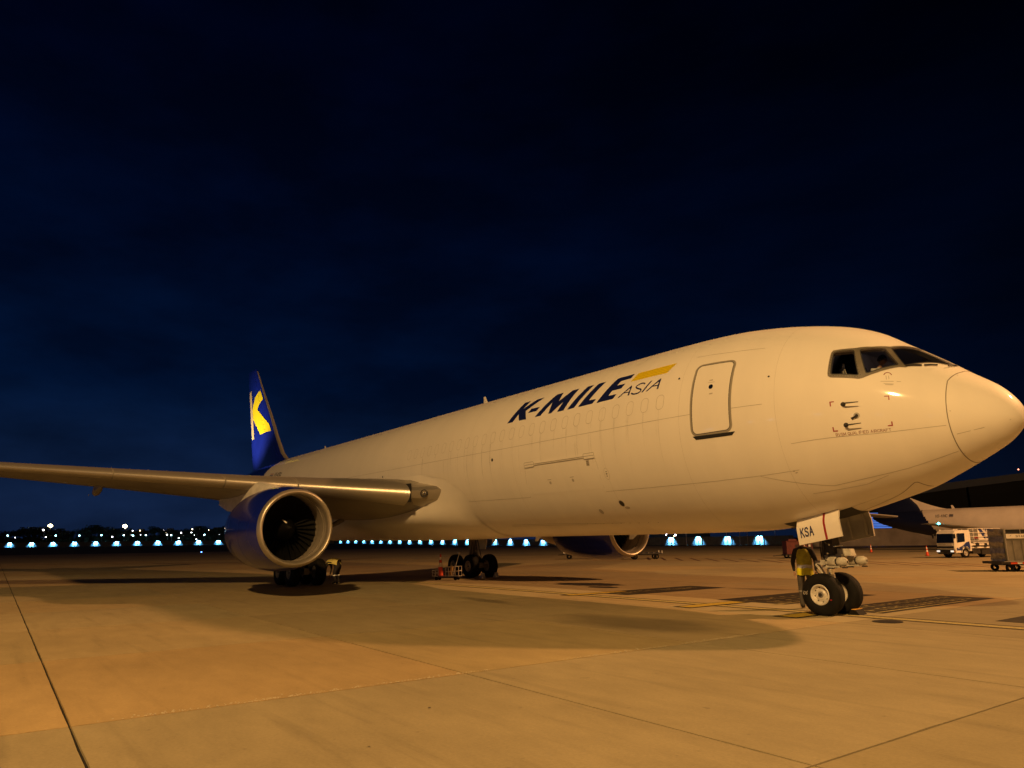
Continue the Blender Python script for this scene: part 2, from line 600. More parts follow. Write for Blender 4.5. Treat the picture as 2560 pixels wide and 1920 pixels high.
# ---------------------------------------------------------------- painted markings
ZP = 0.004
def sheet(name, polys, m, z, parent=apron, sub=False):
    b = MB()
    for p in polys:
        b.add([(x, y, z) for x, y in p], [tuple(range(len(p)))])
    return b.build(name, m, parent)
def rect(x0, y0, x1, y1):
    return [(x0, y0), (x1, y0), (x1, y1), (x0, y1)]
X0, X1 = -21.5, 62.0
YL = 0.05
sheet('line_border', [rect(X0, YL - .29, X1, YL - .17), rect(X0, YL + .17, X1, YL + .29)], M['asphalt'], ZP)
sheet('guide_line', [rect(X0, YL - .165, X1, YL + .165)], M['linepale'], ZP + .0005)
def bar(x, ya, yb, w=.46):
    sheet('bar_border', [rect(x - w / 2 - .09, ya - .12, x + w / 2 + .09, yb + .12)], M['asphalt'], ZP * 2)
    sheet('stop_bar', [rect(x - w / 2, ya, x + w / 2, yb)], M['linepaint'], ZP * 3)
bar(-3.67, -1.05, 1.30)
bar(-0.40, -1.32, 0.95)
bar(-9.2, -0.45, 2.2, .36)
# black boxes lettered in worn pale paint, too worn and too oblique to read
def box_mark(x0, y0, x1, y1, rows, seed):
    sheet('text_box', [rect(x0, y0, x1, y1)], M['asphalt'], ZP)
    r = random.Random(seed)
    P = []
    for (xa, xb) in rows:
        y = y0 + .35
        while y < y1 - .55:
            w = r.choice((.16, .22, .30))
            k = r.randint(0, 3)
            P.append(rect(xa, y, xb, y + .05))
            if k == 0: P.append(rect(xa, y + .06, xa + .06, y + w))
            if k == 1: P.append(rect(xb - .06, y + .06, xb, y + w)); P.append(rect(xa, y + w + .005, xb, y + w + .05))
            if k == 2: P.append(rect((xa + xb) / 2 - .03, y + .055, (xa + xb) / 2 + .03, y + w))
            if k == 3: P.append(rect(xa, y + .06, xa + .05, y + w)); P.append(rect(xb - .05, y + .06, xb, y + w))
            y += w + r.choice((.14, .16, .30))
    sheet('worn_lettering', P, M['linepale'], ZP * 2)
box_mark(-4.62, 1.5, -2.28, 6.4, ((-3.15, -2.70), (-3.95, -3.5)), 3)
sheet('pale_edge', [rect(-2.52, 1.25, -2.42, 5.6)], M['linepale'], ZP * 3)
box_mark(-0.86, 0.95, 0.66, 7.4, ((-0.05, 0.28), (-0.62, -0.30)), 5)
sheet('pale_edge', [rect(0.46, 0.95, 0.54, 5.9)], M['linepale'], ZP * 3)
box_mark(-9.55, 1.0, -7.85, 6.2, ((-9.0, -8.5),), 9)
box_mark(3.0, 1.05, 3.55, 4.2, (), 11)
# hatched no-parking strip
H = []
for k in range(-3, 16):
    x = -43.4 + 2.02 * k
    H.append([(x, 39.6 - .19 * k), (x + .35, 39.6 - .19 * k), (x + 7.1, 32.7 - .15 * k), (x + 6.75, 32.7 - .15 * k)])
sheet('hatching', H, M['red'] if False else mat('hatch_paint', (0.085, 0.035, 0.02), 0.8), ZP)
# soft oil and rubber stains: irregular blots, feathered by noise
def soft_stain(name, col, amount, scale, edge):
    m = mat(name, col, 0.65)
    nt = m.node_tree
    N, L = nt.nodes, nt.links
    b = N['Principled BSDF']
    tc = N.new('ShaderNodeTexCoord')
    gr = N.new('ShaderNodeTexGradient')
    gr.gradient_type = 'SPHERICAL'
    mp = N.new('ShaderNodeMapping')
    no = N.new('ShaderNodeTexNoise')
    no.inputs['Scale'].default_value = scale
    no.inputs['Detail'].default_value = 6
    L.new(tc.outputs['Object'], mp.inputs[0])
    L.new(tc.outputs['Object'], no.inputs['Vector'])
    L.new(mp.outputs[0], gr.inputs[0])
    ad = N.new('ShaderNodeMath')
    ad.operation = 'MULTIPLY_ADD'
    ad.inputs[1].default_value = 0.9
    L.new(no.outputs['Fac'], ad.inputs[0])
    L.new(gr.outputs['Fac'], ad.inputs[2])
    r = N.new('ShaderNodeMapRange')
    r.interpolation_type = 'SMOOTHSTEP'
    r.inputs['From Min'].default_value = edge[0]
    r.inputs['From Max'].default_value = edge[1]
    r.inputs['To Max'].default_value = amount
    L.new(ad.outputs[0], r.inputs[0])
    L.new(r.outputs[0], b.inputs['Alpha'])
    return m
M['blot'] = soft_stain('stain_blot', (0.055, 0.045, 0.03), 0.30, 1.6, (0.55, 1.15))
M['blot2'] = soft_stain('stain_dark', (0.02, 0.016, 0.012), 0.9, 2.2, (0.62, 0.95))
def blot(x, y, sx, sy, rz, m):
    b = MB()
    b.add([(-1, -1, 0), (1, -1, 0), (1, 1, 0), (-1, 1, 0)], [(0, 1, 2, 3)])
    o = b.build('stain', m, apron)
    o.location = (x, y, ZP * 1.4 + 0.0002 * blot.n)
    o.scale = (sx, sy, 1)
    o.rotation_euler = (0, 0, rz)
    blot.n += 1
blot.n = 0
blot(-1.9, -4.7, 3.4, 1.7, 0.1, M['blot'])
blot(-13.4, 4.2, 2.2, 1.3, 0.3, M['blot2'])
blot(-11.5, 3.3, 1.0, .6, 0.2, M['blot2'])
blot(-6.5, 6.3, 1.6, .7, 0.4, M['blot'])
blot(-9.5, -3.6, 2.6, .5, -.1, M['blot'])
mh = MB()
mh.cyl((1.58, -0.66, 0.0045), (1.58, -0.66, 0.012), .30, n=20)
mh.build('manhole_cover', M['dark'], apron)
# crumbled edge along one joint: loose chips
cr = MB()
r = random.Random(4)
for k in range(1000):
    t = r.random()
    x, y = cell(-.6 + 3.4 * t, 0)
    x -= abs(r.gauss(0, .055)) + .02
    y += r.gauss(0, .01)
    if (math.sin(y * 2.1) + math.sin(y * .9 + 1)) * .5 + r.random() < .35: continue
    s_ = r.uniform(.003, .013)
    cr.box((x, y, s_ * .3), (s_ * r.uniform(1, 2.2), s_ * r.uniform(1, 2), s_ * .6), Matrix.Rotation(r.random() * 3, 3, 'Z'))
co = cr.build('concrete_chips', mat('pale_chips', (.46, .40, .28), .9), apron)
co['kind'] = 'stuff'
# a few dead leaves and bits on the slabs
for k, (x, y) in enumerate(((3.4, -13.6), (4.7, -13.0), (6.6, -13.9), (7.9, -14.1), (2.4, -12.4))):
    l = MB()
    l.add([(-.028, 0, .006), (0, -.012, .012), (.03, 0, .006), (0, .013, .004)], [(0, 1, 2), (0, 2, 3)])
    o = l.build('dry_leaf', M['stain'])
    o.location = (x, y, 0)
    o.rotation_euler = (0, 0, k * 1.3)
    tag(o, 'small dry brown leaf on the foreground concrete, ' + ('leftmost but one of five', 'middle one of five', 'right one of the nearer pair', 'nearest the right-hand joint', 'farthest left of five')[k], 'leaf', 'dead leaves on the apron')
# ================================================================== CARGO AIRCRAFT
# skin of the fuselage as a function of station X (m, nose wheel at 0) and angle
NX,NZ,ZC,A0,B0,ZL=(4.508, 4.1447, 4.6519, 2.515, 2.705, 4.0)
RS=np.array([0.0, 0.1732, 0.3464, 0.5916, 0.8944, 1.1832, 1.4142, 1.6125, 1.7889, 2.0, 2.2361, 2.49, 2.7568, 3.0]); DT=np.array([0.0, 0.1861, 0.3634, 0.6492, 1.0017, 1.4722, 1.9055, 2.3286, 2.5966, 2.8218, 3.0192, 3.1585, 3.205, 3.2126]); DB=np.array([0.0, 0.1467, 0.2726, 0.497, 0.7593, 1.0624, 1.3325, 1.5202, 1.6906, 1.8868, 2.0562, 2.1675, 2.19, 2.198]); WW=np.array([0.0, 0.2101, 0.3841, 0.6164, 0.9216, 1.2569, 1.5367, 1.7719, 1.9683, 2.1747, 2.3448, 2.4481, 2.5129, 2.5151])
# tail cone: stations aft of the nose
TS=np.array([34.0,37.0,40.0,43.0,46.0,48.5,50.5,52.2,53.3,53.9])
TT=np.array([0,0,0,-.03,-.12,-.27,-.48,-.78,-1.1,-1.5])      # top drop
TB=np.array([0,.18,.72,1.42,2.12,2.70,3.14,3.5,3.7,3.8])       # belly rise
TW=np.array([2.515,2.50,2.38,2.12,1.74,1.36,1.02,.68,.42,.16])
def herm(x,X,Y,flat_end=True):
    h=np.diff(X); d=np.diff(Y)/h; m=np.zeros_like(Y)
    pr=d[:-1]*d[1:]
    m[1:-1]=np.where(pr>0,2*pr/np.where(pr>0,d[:-1]+d[1:],1),0); m[0]=d[0]; m[-1]=0 if flat_end else d[-1]
    i=np.clip(np.searchsorted(X,x)-1,0,len(h)-1); t=(x-X[i])/h[i]
    return ((1+2*t)*(1-t)**2*Y[i]+t*(1-t)**2*h[i]*m[i]+t*t*(3-2*t)*Y[i+1]+t*t*(t-1)*h[i]*m[i+1])
def sect(X):
    s=np.asarray(NX-X,float); r=np.sqrt(np.clip(s,0,9.0))
    zt=NZ+herm(r,RS,DT); zb=NZ-herm(r,RS,DB); w=herm(r,RS,WW)
    k=np.clip(s/ZL,0,1); k=k*k*(3-2*k); zm=NZ+(ZC-NZ)*k
    t=np.clip(s,TS[0],TS[-1]); tail=s>TS[0]
    zt=np.where(tail,zt+herm(t,TS,TT,False),zt); dzb=herm(t,TS,TB,False); zb=np.where(tail,zb+dzb,zb)
    w=np.where(tail,herm(t,TS,TW,False),w); zm=np.where(tail,zm+dzb*.62,zm)
    return zt,zb,w,zm
def surf(X,th):
    """th in degrees: 0 = starboard waterline, 90 = crown, -90 = keel, 180 = port"""
    zt,zb,w,zm=sect(X); c,s=np.cos(np.radians(th)),np.sin(np.radians(th))
    return np.stack(np.broadcast_arrays(X+0*th,-w*c,np.where(s>0,zm+(zt-zm)*s,zm+(zm-zb)*s)),-1)
def nrm(X,th):
    e=1e-3
    a=surf(X+e,th)-surf(X-e,th); b=surf(X,th+.05)-surf(X,th-.05)
    n=np.cross(a,b); n/= (np.linalg.norm(n,axis=-1,keepdims=True)+1e-12)
    return np.where((n[...,1:2]*-np.cos(np.radians(th))[...,None] + n[...,2:3]*np.sin(np.radians(th))[...,None])<0,-n,n)
plane = thing('cargo_aircraft', 'large white twin-engine cargo jet with dark blue tail and engines parked on the apron', 'aircraft')

# ---------------------------------------------------------------- fuselage shell
s_list = list(9 * np.linspace(0.03, 1, 64) ** 2) + list(np.arange(9.7, 34, .7)) + list(np.arange(34, 53.8, .45)) + [53.9]
NT = 200
ths = np.linspace(-180, 180, NT + 1)[:-1]
mb = MB()
rings = [surf(NX - s + 0 * ths, ths) for s in s_list]
rings = [[(p[0], p[1], p[2]) for p in r] for r in rings]
mb.v = [(NX, 0.0, NZ)] + [p for r in rings for p in r]
mb.f = [(0, 1 + (i + 1) % NT, 1 + i) for i in range(NT)]
for j in range(len(rings) - 1):
    for i in range(NT):
        a, b = 1 + j * NT + i, 1 + j * NT + (i + 1) % NT
        mb.f.append((a, b, b + NT, a + NT))
mb.f.append(tuple(1 + (len(rings) - 1) * NT + i for i in range(NT)))
mb.m = [0] * len(mb.f)
fus_me = mb.mesh('fuselage', [M['white'], M['liner']], 40)

# windows as (X, angle) outlines on the starboard side
W3 = [(1.523, 38.2), (1.88, 42.98), (2.064, 22.97), (1.537, 21.1)]
W2 = [(1.986, 44.5), (2.367, 55.6), (2.699, 41.46), (2.499, 35.2), (2.337, 29.8), (2.221, 26.2), (2.185, 26.04)]
W1 = [(2.46, 59.0), (2.62, 72.0), (2.80, 85.2), (3.42, 83.5), (3.385, 71.5), (2.804, 42.7)]
def mirror(p): return [(x, 180 - t) for x, t in reversed(p)]
WINS = [W3, W2, W1, mirror(W3), mirror(W2), mirror(W1)]
def resample(poly, step=0.07):
    out = []
    for (a, b), (c, d) in zip(poly, poly[1:] + poly[:1]):
        L = math.hypot(c - a, (d - b) * 0.042)
        n = max(1, int(L / step))
        for k in range(n):
            out.append((a + (c - a) * k / n, b + (d - b) * k / n))
    return out
def on_skin(pts, off):
    X = np.array([p[0] for p in pts])
    T = np.array([p[1] for p in pts])
    return surf(X, T) + nrm(X, T) * off
def round_poly(poly, r=0.05, n=4):
    """rounds corners of an (X, angle) outline, radius in metres"""
    k = 0.042
    P = [Vector((x, t * k)) for x, t in poly]
    out = []
    for i, p in enumerate(P):
        a, b = P[i - 1], P[(i + 1) % len(P)]
        u, v = (a - p), (b - p)
        q = min(r, u.length * .45, v.length * .45)
        A_, B_ = p + u.normalized() * q, p + v.normalized() * q
        for m_ in range(n + 1):
            t = m_ / n
            z = A_ * (1 - t) ** 2 + p * (2 * t * (1 - t)) + B_ * t * t
            out.append((z.x, z.y / k))
    return out
WINS = [round_poly(w, .06) for w in WINS]

# the cockpit: a hollow cut out of the shell, open at the windows
cut = MB()
cav_rings = []
for X in np.linspace(0.95, 3.45, 14):
    zt, zb, w, zm = sect(X)
    fl = 4.62
    hh = max(0.25, float(zt) - 0.16 - fl)
    ring = []
    for t in np.linspace(0, 180, 15):
        c_, s_ = math.cos(rad(t)), math.sin(rad(t))
        z = fl + hh * s_ ** .7
        sn = min(1, max(0, (z - float(zm)) / float(zt - zm)))
        y = max(0.02, float(w) * math.sqrt(max(0, 1 - sn * sn)) - .13)
        ring.append((X, -y if t < 90 else (y if t > 90 else 0.0), z))
    cav_rings.append(ring)
cut.loft(cav_rings, closed=True, cap=True)
bo = [cut.mesh('cockpit_cut', M['liner'])]
for w_ in WINS:
    p = resample(w_)
    o_, i_ = on_skin(p, .15), on_skin(p, -.34)
    q = MB()
    q.loft([[tuple(v) for v in o_], [tuple(v) for v in i_]])
    bo.append(q.mesh('window_cut', M['liner']))
fus = link('fuselage', fus_me, plane)
tmp = []
for me in bo:
    o = bpy.data.objects.new('cutter', me)
    COL.objects.link(o)
    md = fus.modifiers.new('cut', 'BOOLEAN')
    md.operation = 'DIFFERENCE'
    md.solver = 'EXACT'
    md.object = o
    tmp.append(o)
dg = bpy.context.evaluated_depsgraph_get()
dg.update()
new = bpy.data.meshes.new_from_object(fus.evaluated_get(dg))
fus.modifiers.clear()
fus.data = new
for o in tmp:
    bpy.data.objects.remove(o)
def skinF(P):
    zt, zb, w, zm = sect(P[0])
    b = (zt - zm) if P[2] > zm else (zm - zb)
    return math.hypot(P[1] / w, (P[2] - zm) / b) - 1
new.materials.clear()
new.materials.append(M['white'])
new.materials.append(M['liner'])
for p in new.polygons:
    c = p.center
    inside = 0.6 < c.x < 3.6 and c.z > 4.4 and (NX - c.x) > .4 and skinF(c) < -0.012
    p.material_index = 1 if inside else 0
    p.use_smooth = True
new.set_sharp_from_angle(angle=rad(38))

# ---------------------------------------------------------------- paint and trim laid on the skin
KM = 0.0455
def decal(name, polys, m, parent=None, off=0.004, holes=(), thick=0.0, maxlen=0.13, fn=None):
    """flat outlines in (X, angle) filled, refined and wrapped on to the skin"""
    bm = bmesh.new()
    es = []
    for poly in list(polys) + list(holes):
        vs = [bm.verts.new((x, t * KM, 0)) for x, t in poly]
        for a, b in zip(vs, vs[1:] + vs[:1]):
            es.append(bm.edges.new((a, b)))
    bmesh.ops.triangle_fill(bm, use_beauty=True, use_dissolve=False, edges=es)
    for _ in range(5):
        le = [e for e in bm.edges if e.calc_length() > maxlen]
        if not le: break
        bmesh.ops.subdivide_edges(bm, edges=le, cuts=1)
        bmesh.ops.triangulate(bm, faces=[f for f in bm.faces if len(f.verts) > 3])
    if fn is None:
        X = np.array([v.co.x for v in bm.verts])
        T = np.array([v.co.y / KM for v in bm.verts])
        P = surf(X, T)
        Nn = nrm(X, T)
        for v, p, n in zip(bm.verts, P, Nn):
            v.co = Vector(p + n * off)
        if thick:
            pass
    else:
        for v in bm.verts:
            v.co = Vector(fn(v.co.x, v.co.y / KM))
    bm.normal_update()
    me = bpy.data.meshes.new(name)
    bm.to_mesh(me)
    bm.free()
    me.materials.append(m)
    me.polygons.foreach_set('use_smooth', [True] * len(me.polygons))
    if thick:
        # give the trim real depth: a skirt down to the skin
        bm = bmesh.new()
        bm.from_mesh(me)
        r_ = bmesh.ops.extrude_face_region(bm, geom=list(bm.faces))
        bm.normal_update()
        for v in [g_ for g_ in r_['geom'] if isinstance(g_, bmesh.types.BMVert)]:
            pass
        bm.free()
    return link(name, me, parent)
def strip(name, path, w, m, parent, off=0.003, closed=False, sub=0.12):
    """a thin band along an (X, angle) path"""
    pts = []
    pp = path + ([path[0]] if closed else [])
    for (a, b), (c, d) in zip(pp, pp[1:]):
        L = math.hypot(c - a, (d - b) * KM)
        n = max(1, int(L / sub))
        for k in range(n):
            pts.append((a + (c - a) * k / n, b + (d - b) * k / n))
    if not closed: pts.append(pp[-1])
    P = on_skin(pts, off)
    Nn = nrm(np.array([p[0] for p in pts]), np.array([p[1] for p in pts]))
    vs, fs = [], []
    n = len(pts)
    for i in range(n):
        a = P[(i - 1) % n] if (closed or i > 0) else P[i]
        b = P[(i + 1) % n] if (closed or i < n - 1) else P[i]
        d = Vector(b - a).normalized()
        side = Vector(Nn[i]).cross(d).normalized() * (w / 2)
        vs += [Vector(P[i]) + side, Vector(P[i]) - side]
    for i in range(n if closed else n - 1):
        j = (i + 1) % n
        fs.append((2 * i, 2 * i + 1, 2 * j + 1, 2 * j))
    mb = MB()
    mb.add(vs, fs)
    return mb.build(name, m, parent, smooth=60)
def densify(p, n):
    """Catmull-Rom through (X, angle) points"""
    out = []
    P = [p[0]] + list(p) + [p[-1]]
    for i in range(1, len(P) - 2):
        for k in range(n):
            t = k / n
            q = []
            for d in (0, 1):
                a, b, c, e = (P[i + o][d] for o in (-1, 0, 1, 2))
                q.append(.5 * (2 * b + (c - a) * t + (2 * a - 5 * b + 4 * c - e) * t * t + (3 * b - a - 3 * c + e) * t ** 3))
            out.append(tuple(q))
    out.append(tuple(p[-1]))
    return out

# cockpit window frames and panes
for side in (0, 1):
    mr = (lambda p: p) if side == 0 else mirror
    BAND = [(1.474, 37.5), (1.50, 39.8), (1.883, 45.3), (2.155, 51.9), (2.421, 61.0), (2.58, 73), (2.755, 86.0), (3.48, 84.6), (3.43, 75.0), (2.82, 41.0), (2.716, 39.3), (2.506, 32.8),
            (2.341, 27.6), (2.148, 22.0), (2.074, 20.6), (1.531, 19.2), (1.489, 20.0), (1.478, 21.6)]
    holes = [round_poly(mr(w_), .055) for w_ in (W3, W2, W1)]
    decal('window_frame', [mr(BAND)], M['frame'], plane, off=.010, holes=holes, maxlen=.09)
    strip('frame_seal', mr(BAND), .012, M['seam'], plane, off=.0115, closed=True)
    for w_ in (W3, W2, W1):
        p = round_poly(mr(w_), .055)
        pane = decal('cockpit_window', [p], M['glassdark'] if w_ is W1 else M['glass'], plane, off=-.016)
        strip('window_seal', p, .020, M['black'], pane, off=.0125, closed=True, sub=.08)
    # the opening side window has a riveted white lower edge
    RV = mr([(1.531, 20.2), (2.074, 21.7)])
    mbr = MB()
    rows = [[(1.545 + .05 * k, 20.15 + .16 * k) for k in range(11)], [(1.502 + .0, 21.5 + 2.0 * k) for k in range(9)], [(2.09 - .021 * k, 23.4 + 2.0 * k) for k in range(9)]]
    for row in rows:
        for x, t in row:
            t = t if side == 0 else 180 - t
            p, n_ = on_skin([(x, t)], .0105)[0], nrm(np.array([x]), np.array([t]))[0]
            mbr.cyl(p, Vector(p) + Vector(n_) * .004, .008, n=6)
    mbr.build('rivet_row', M['black'], plane)['kind'] = 'stuff'
# wipers
for a, b in (((2.812, 42.3), (3.05, 48.9)), ((3.088, 50.2), (3.266, 58.1)), ((3.40, 66.0), (3.47, 78.0))):
    wm = MB()
    p = on_skin([a, ((a[0] + b[0]) / 2, (a[1] + b[1]) / 2), b], .035)
    wm.tube([tuple(q) for q in p], .016, n=6)
    wm.build('wiper', M['black'], plane, smooth=50)

# livery
LET = [[(-9.965, 24.25), (-9.458, 42.0), (-9.146, 41.8), (-9.342, 34.96), (-8.77, 42.0), (-8.401, 41.9), (-9.116, 32.19), (-8.899, 24.23), (-9.293, 24.33), (-9.468, 30.45), (-9.652, 24.37)],
       [(-8.912, 29.38), (-8.82, 32.88), (-8.36, 32.72), (-8.466, 29.6)],
       [(-8.435, 24.26), (-7.741, 41.76), (-7.422, 41.7), (-7.414, 33.53), (-6.955, 41.71), (-6.653, 41.65), (-6.974, 24.26), (-7.284, 24.23), (-7.148, 31.98), (-7.586, 24.42), (-7.721, 24.3), (-7.744, 34.03), (-8.128, 24.32)],
       [(-6.796, 24.19), (-6.255, 41.5), (-5.96, 41.5), (-6.482, 24.33)],
       [(-6.287, 24.15), (-5.755, 41.5), (-5.437, 41.53), (-5.864, 27.66), (-5.544, 27.42), (-5.648, 24.33)],
       [(-5.465, 24.09), (-4.938, 41.61), (-4.26, 41.86), (-4.336, 38.18), (-4.718, 38.03), (-4.806, 34.59), (-4.463, 34.53), (-4.562, 31.13), (-4.934, 31.01), (-5.022, 27.5), (-4.681, 27.39), (-4.784, 24.34)]]
logo = bpy.data.objects.new('lettering', None)
COL.objects.link(logo)
logo.parent = plane
for p in LET:
    decal('letter', [p], M['navy'], logo)
decal('letter', [[(-4.591, 24.11), (-4.148, 31.34), (-4.113, 30.67), (-4.131, 24.06), (-4.191, 24.3), (-4.18, 26.29), (-4.37, 26.58), (-4.525, 24.15)]], M['navy'], logo,
      holes=[[(-4.345, 27.15), (-4.178, 26.95), (-4.168, 29.43)]])
strip('letter', densify([(-3.613, 30.1), (-3.688, 31.0), (-3.815, 31.0), (-3.929, 29.81), (-3.919, 28.7), (-3.823, 27.6), (-3.725, 26.7), (-3.70, 25.6), (-3.779, 24.4), (-3.924, 24.2), (-4.02, 24.8), (-4.06, 25.5)], 4), .045, M['navy'], logo, off=.004, sub=.05)
decal('letter', [[(-3.663, 24.2), (-3.426, 31.38), (-3.362, 31.33), (-3.598, 24.1)]], M['navy'], logo)
decal('letter', [[(-3.505, 24.15), (-3.056, 31.44), (-3.03, 31.03), (-3.042, 23.96), (-3.103, 24.09), (-3.09, 26.28), (-3.281, 26.55), (-3.44, 24.08)]], M['navy'], logo,
      holes=[[(-3.255, 27.15), (-3.093, 27.0), (-3.082, 29.3)]])
for i in range(5):
    a, b = i / 5 + .03, (i + 1) / 5 - .045
    L_ = lambda t: (-4.09 - .185 * t, 41.7 - 7.05 * t)
    R_ = lambda t: (-2.69 - .222 * t, 42.1 - 7.5 * t)
    decal('livery_stripe', [[L_(a), R_(a), R_(b), L_(b)]], M['yellow'], plane, off=.0055)
decal('stripe_ground', [[L_(.03), R_(.03), R_(.955), L_(.955)]], mat('dark_yellow', (.55, .40, .012), .4), plane, off=.004)

# stroke lettering (x right, y up, unit cell 0.6 x 1)
GL = {'A': [[(0, 0), (.3, 1), (.6, 0)], [(.11, .36), (.49, .36)]], 'C': [[(.58, .8), (.45, .97), (.2, .97), (.02, .75), (.02, .25), (.2, .03), (.45, .03), (.58, .2)]],
      'D': [[(.03, 0), (.03, 1), (.3, 1), (.56, .8), (.56, .2), (.3, 0), (.03, 0)]], 'E': [[(.55, 0), (.04, 0), (.04, 1), (.55, 1)], [(.04, .52), (.48, .52)]],
      'F': [[(.04, 0), (.04, 1), (.55, 1)], [(.04, .52), (.45, .52)]], 'G': [[(.57, .8), (.45, .97), (.2, .97), (.02, .75), (.02, .25), (.2, .03), (.45, .03), (.57, .2), (.57, .48), (.34, .48)]],
      'H': [[(.03, 0), (.03, 1)], [(.57, 0), (.57, 1)], [(.03, .52), (.57, .52)]], 'I': [[(.15, 0), (.15, 1)]], 'K': [[(.03, 0), (.03, 1)], [(.55, 1), (.03, .42)], [(.2, .6), (.58, 0)]],
      'L': [[(.04, 1), (.04, 0), (.52, 0)]], 'M': [[(.02, 0), (.02, 1), (.33, .25), (.64, 1), (.64, 0)]], 'O': [[(.2, .97), (.02, .75), (.02, .25), (.2, .03), (.42, .03), (.6, .25), (.6, .75), (.42, .97), (.2, .97)]],
      'P': [[(.03, 0), (.03, 1), (.4, 1), (.55, .87), (.55, .62), (.4, .48), (.03, .48)]], 'Q': [[(.2, .97), (.02, .75), (.02, .25), (.2, .03), (.42, .03), (.6, .25), (.6, .75), (.42, .97), (.2, .97)], [(.38, .25), (.62, -.05)]],
      'R': [[(.03, 0), (.03, 1), (.4, 1), (.55, .87), (.55, .63), (.4, .5), (.03, .5)], [(.32, .5), (.58, 0)]], 'S': [[(.55, .82), (.42, .97), (.18, .97), (.04, .8), (.08, .62), (.5, .42), (.56, .24), (.42, .03), (.16, .03), (.02, .2)]],
      'T': [[(0, 1), (.6, 1)], [(.3, 1), (.3, 0)]], 'U': [[(.03, 1), (.03, .25), (.2, .03), (.42, .03), (.58, .25), (.58, 1)]], 'V': [[(0, 1), (.3, 0), (.6, 1)]], 'W': [[(0, 1), (.16, 0), (.33, .75), (.5, 0), (.66, 1)]],
      'X': [[(0, 0), (.6, 1)], [(0, 1), (.6, 0)]], '-': [[(.06, .45), (.44, .45)]], ' ': [], '1': [[(.1, .8), (.3, 1), (.3, 0)]], '7': [[(.02, 1), (.58, 1), (.2, 0)]], '0': [[(.2, .97), (.02, .75), (.02, .25), (.2, .03), (.42, .03), (.6, .25), (.6, .75), (.42, .97), (.2, .97)]]}
ADV = {'I': .34, 'M': .86, 'W': .86, ' ': .45, '-': .66}
def strokes(text, w, slant=0.0):
    """list of quads (x, y) for a text of height 1, stroke width w"""
    Q, x0 = [], 0.0
    for ch in text:
        for pl in GL[ch]:
            for k, (a, b) in enumerate(zip(pl, pl[1:])):
                a, b = Vector(a), Vector(b)
                d = (b - a).normalized() * (w * .45)
                n = Vector((-d.y, d.x)).normalized() * (w / 2)
                q = [a - d * (.9 if k else 1) + n, a - d * (.9 if k else 1) - n, b + d - n, b + d + n]
                Q.append([(x0 + p.x + slant * p.y, p.y) for p in q])
        x0 += ADV.get(ch, .80)
    return Q, x0 - .18
def skin_text(name, text, x0, t0, height, m, parent, w=.14, width=None, slope=0.0, slant=0.0, side=1, off=.004):
    """text on the skin, reading forwards on the starboard side"""
    Q, tot = strokes(text, w, slant)
    k = height if width is None else width / tot
    if ' ' in text:
        xw = 0.0
        for word in text.split(' '):
            Qw, tw_ = strokes(word, w, slant)
            skin_text(name, word, x0 + xw * k, t0 + slope * xw * k, height, m, parent, w, tw_ * k, slope, slant, side, off)
            xw += tw_ + .18 + ADV[' ']
        return None
    mb = MB()
    for qi, q in enumerate(Q):
        pts = [(x0 + x * k, t0 + slope * x * k + y * height / KM) for x, y in q]
        mb.add(on_skin(pts, off + .0004 * (qi % 4)), [(0, 1, 2, 3)])
    return mb.build(name, m, parent)
skin_text('certification_text', 'RVSM QUALIFIED AIRCRAFT', 1.53, -18.3, .088, M['dred'], plane, w=.11, width=1.02, slope=1.9)
reg = skin_text('registration', 'HS-KSA', -34.50, 21.6, .30, M['black'], plane, w=.17, width=1.36, slant=.12)
for k, (a, b) in enumerate(((19.0, 20.3), (21.6, 24.3), (25.6, 26.9))):
    decal('flag_stripe', [[(-35.42, a), (-34.78, a), (-34.76, b), (-35.40, b)]], M['red'] if k != 1 else M['navy'], plane)
for p in ([(1.511, 3.3), (1.6, 3.7), (1.599, 3.1), (1.535, 2.8), (1.537, .45), (1.513, .45)], [(2.514, 10.5), (2.6, 11.3), (2.605, 7.9), (2.583, 7.7), (2.582, 10.3), (2.513, 9.8)],
          [(1.497, -12.3), (1.52, -12.2), (1.517, -14.4), (1.59, -14.4), (1.588, -15.1), (1.494, -15.15)], [(2.511, -11.98), (2.578, -11.7), (2.580, -9.1), (2.603, -9.0), (2.599, -12.6), (2.509, -12.7)]):
    decal('corner_mark', [p], M['red'], plane)
strip('jack_arc', densify([(2.494, 27.7), (2.512, 29.5), (2.552, 30.7), (2.596, 30.6), (2.625, 29.3)], 4), .018, M['dred'], plane, sub=.02)
for a, b in (((2.531, 27.6), (2.548, 24.2)), ((2.575, 28.0), (2.589, 25.1)), ((2.45, 21.6), (2.67, 23.9)), ((2.504, 20.3), (2.674, 21.4)), ((2.53, 19.6), (2.66, 20.6)), ((2.72, 24.4), (2.79, 25.0))):
    strip('service_mark', [a, b], .012, M['faint'], plane)

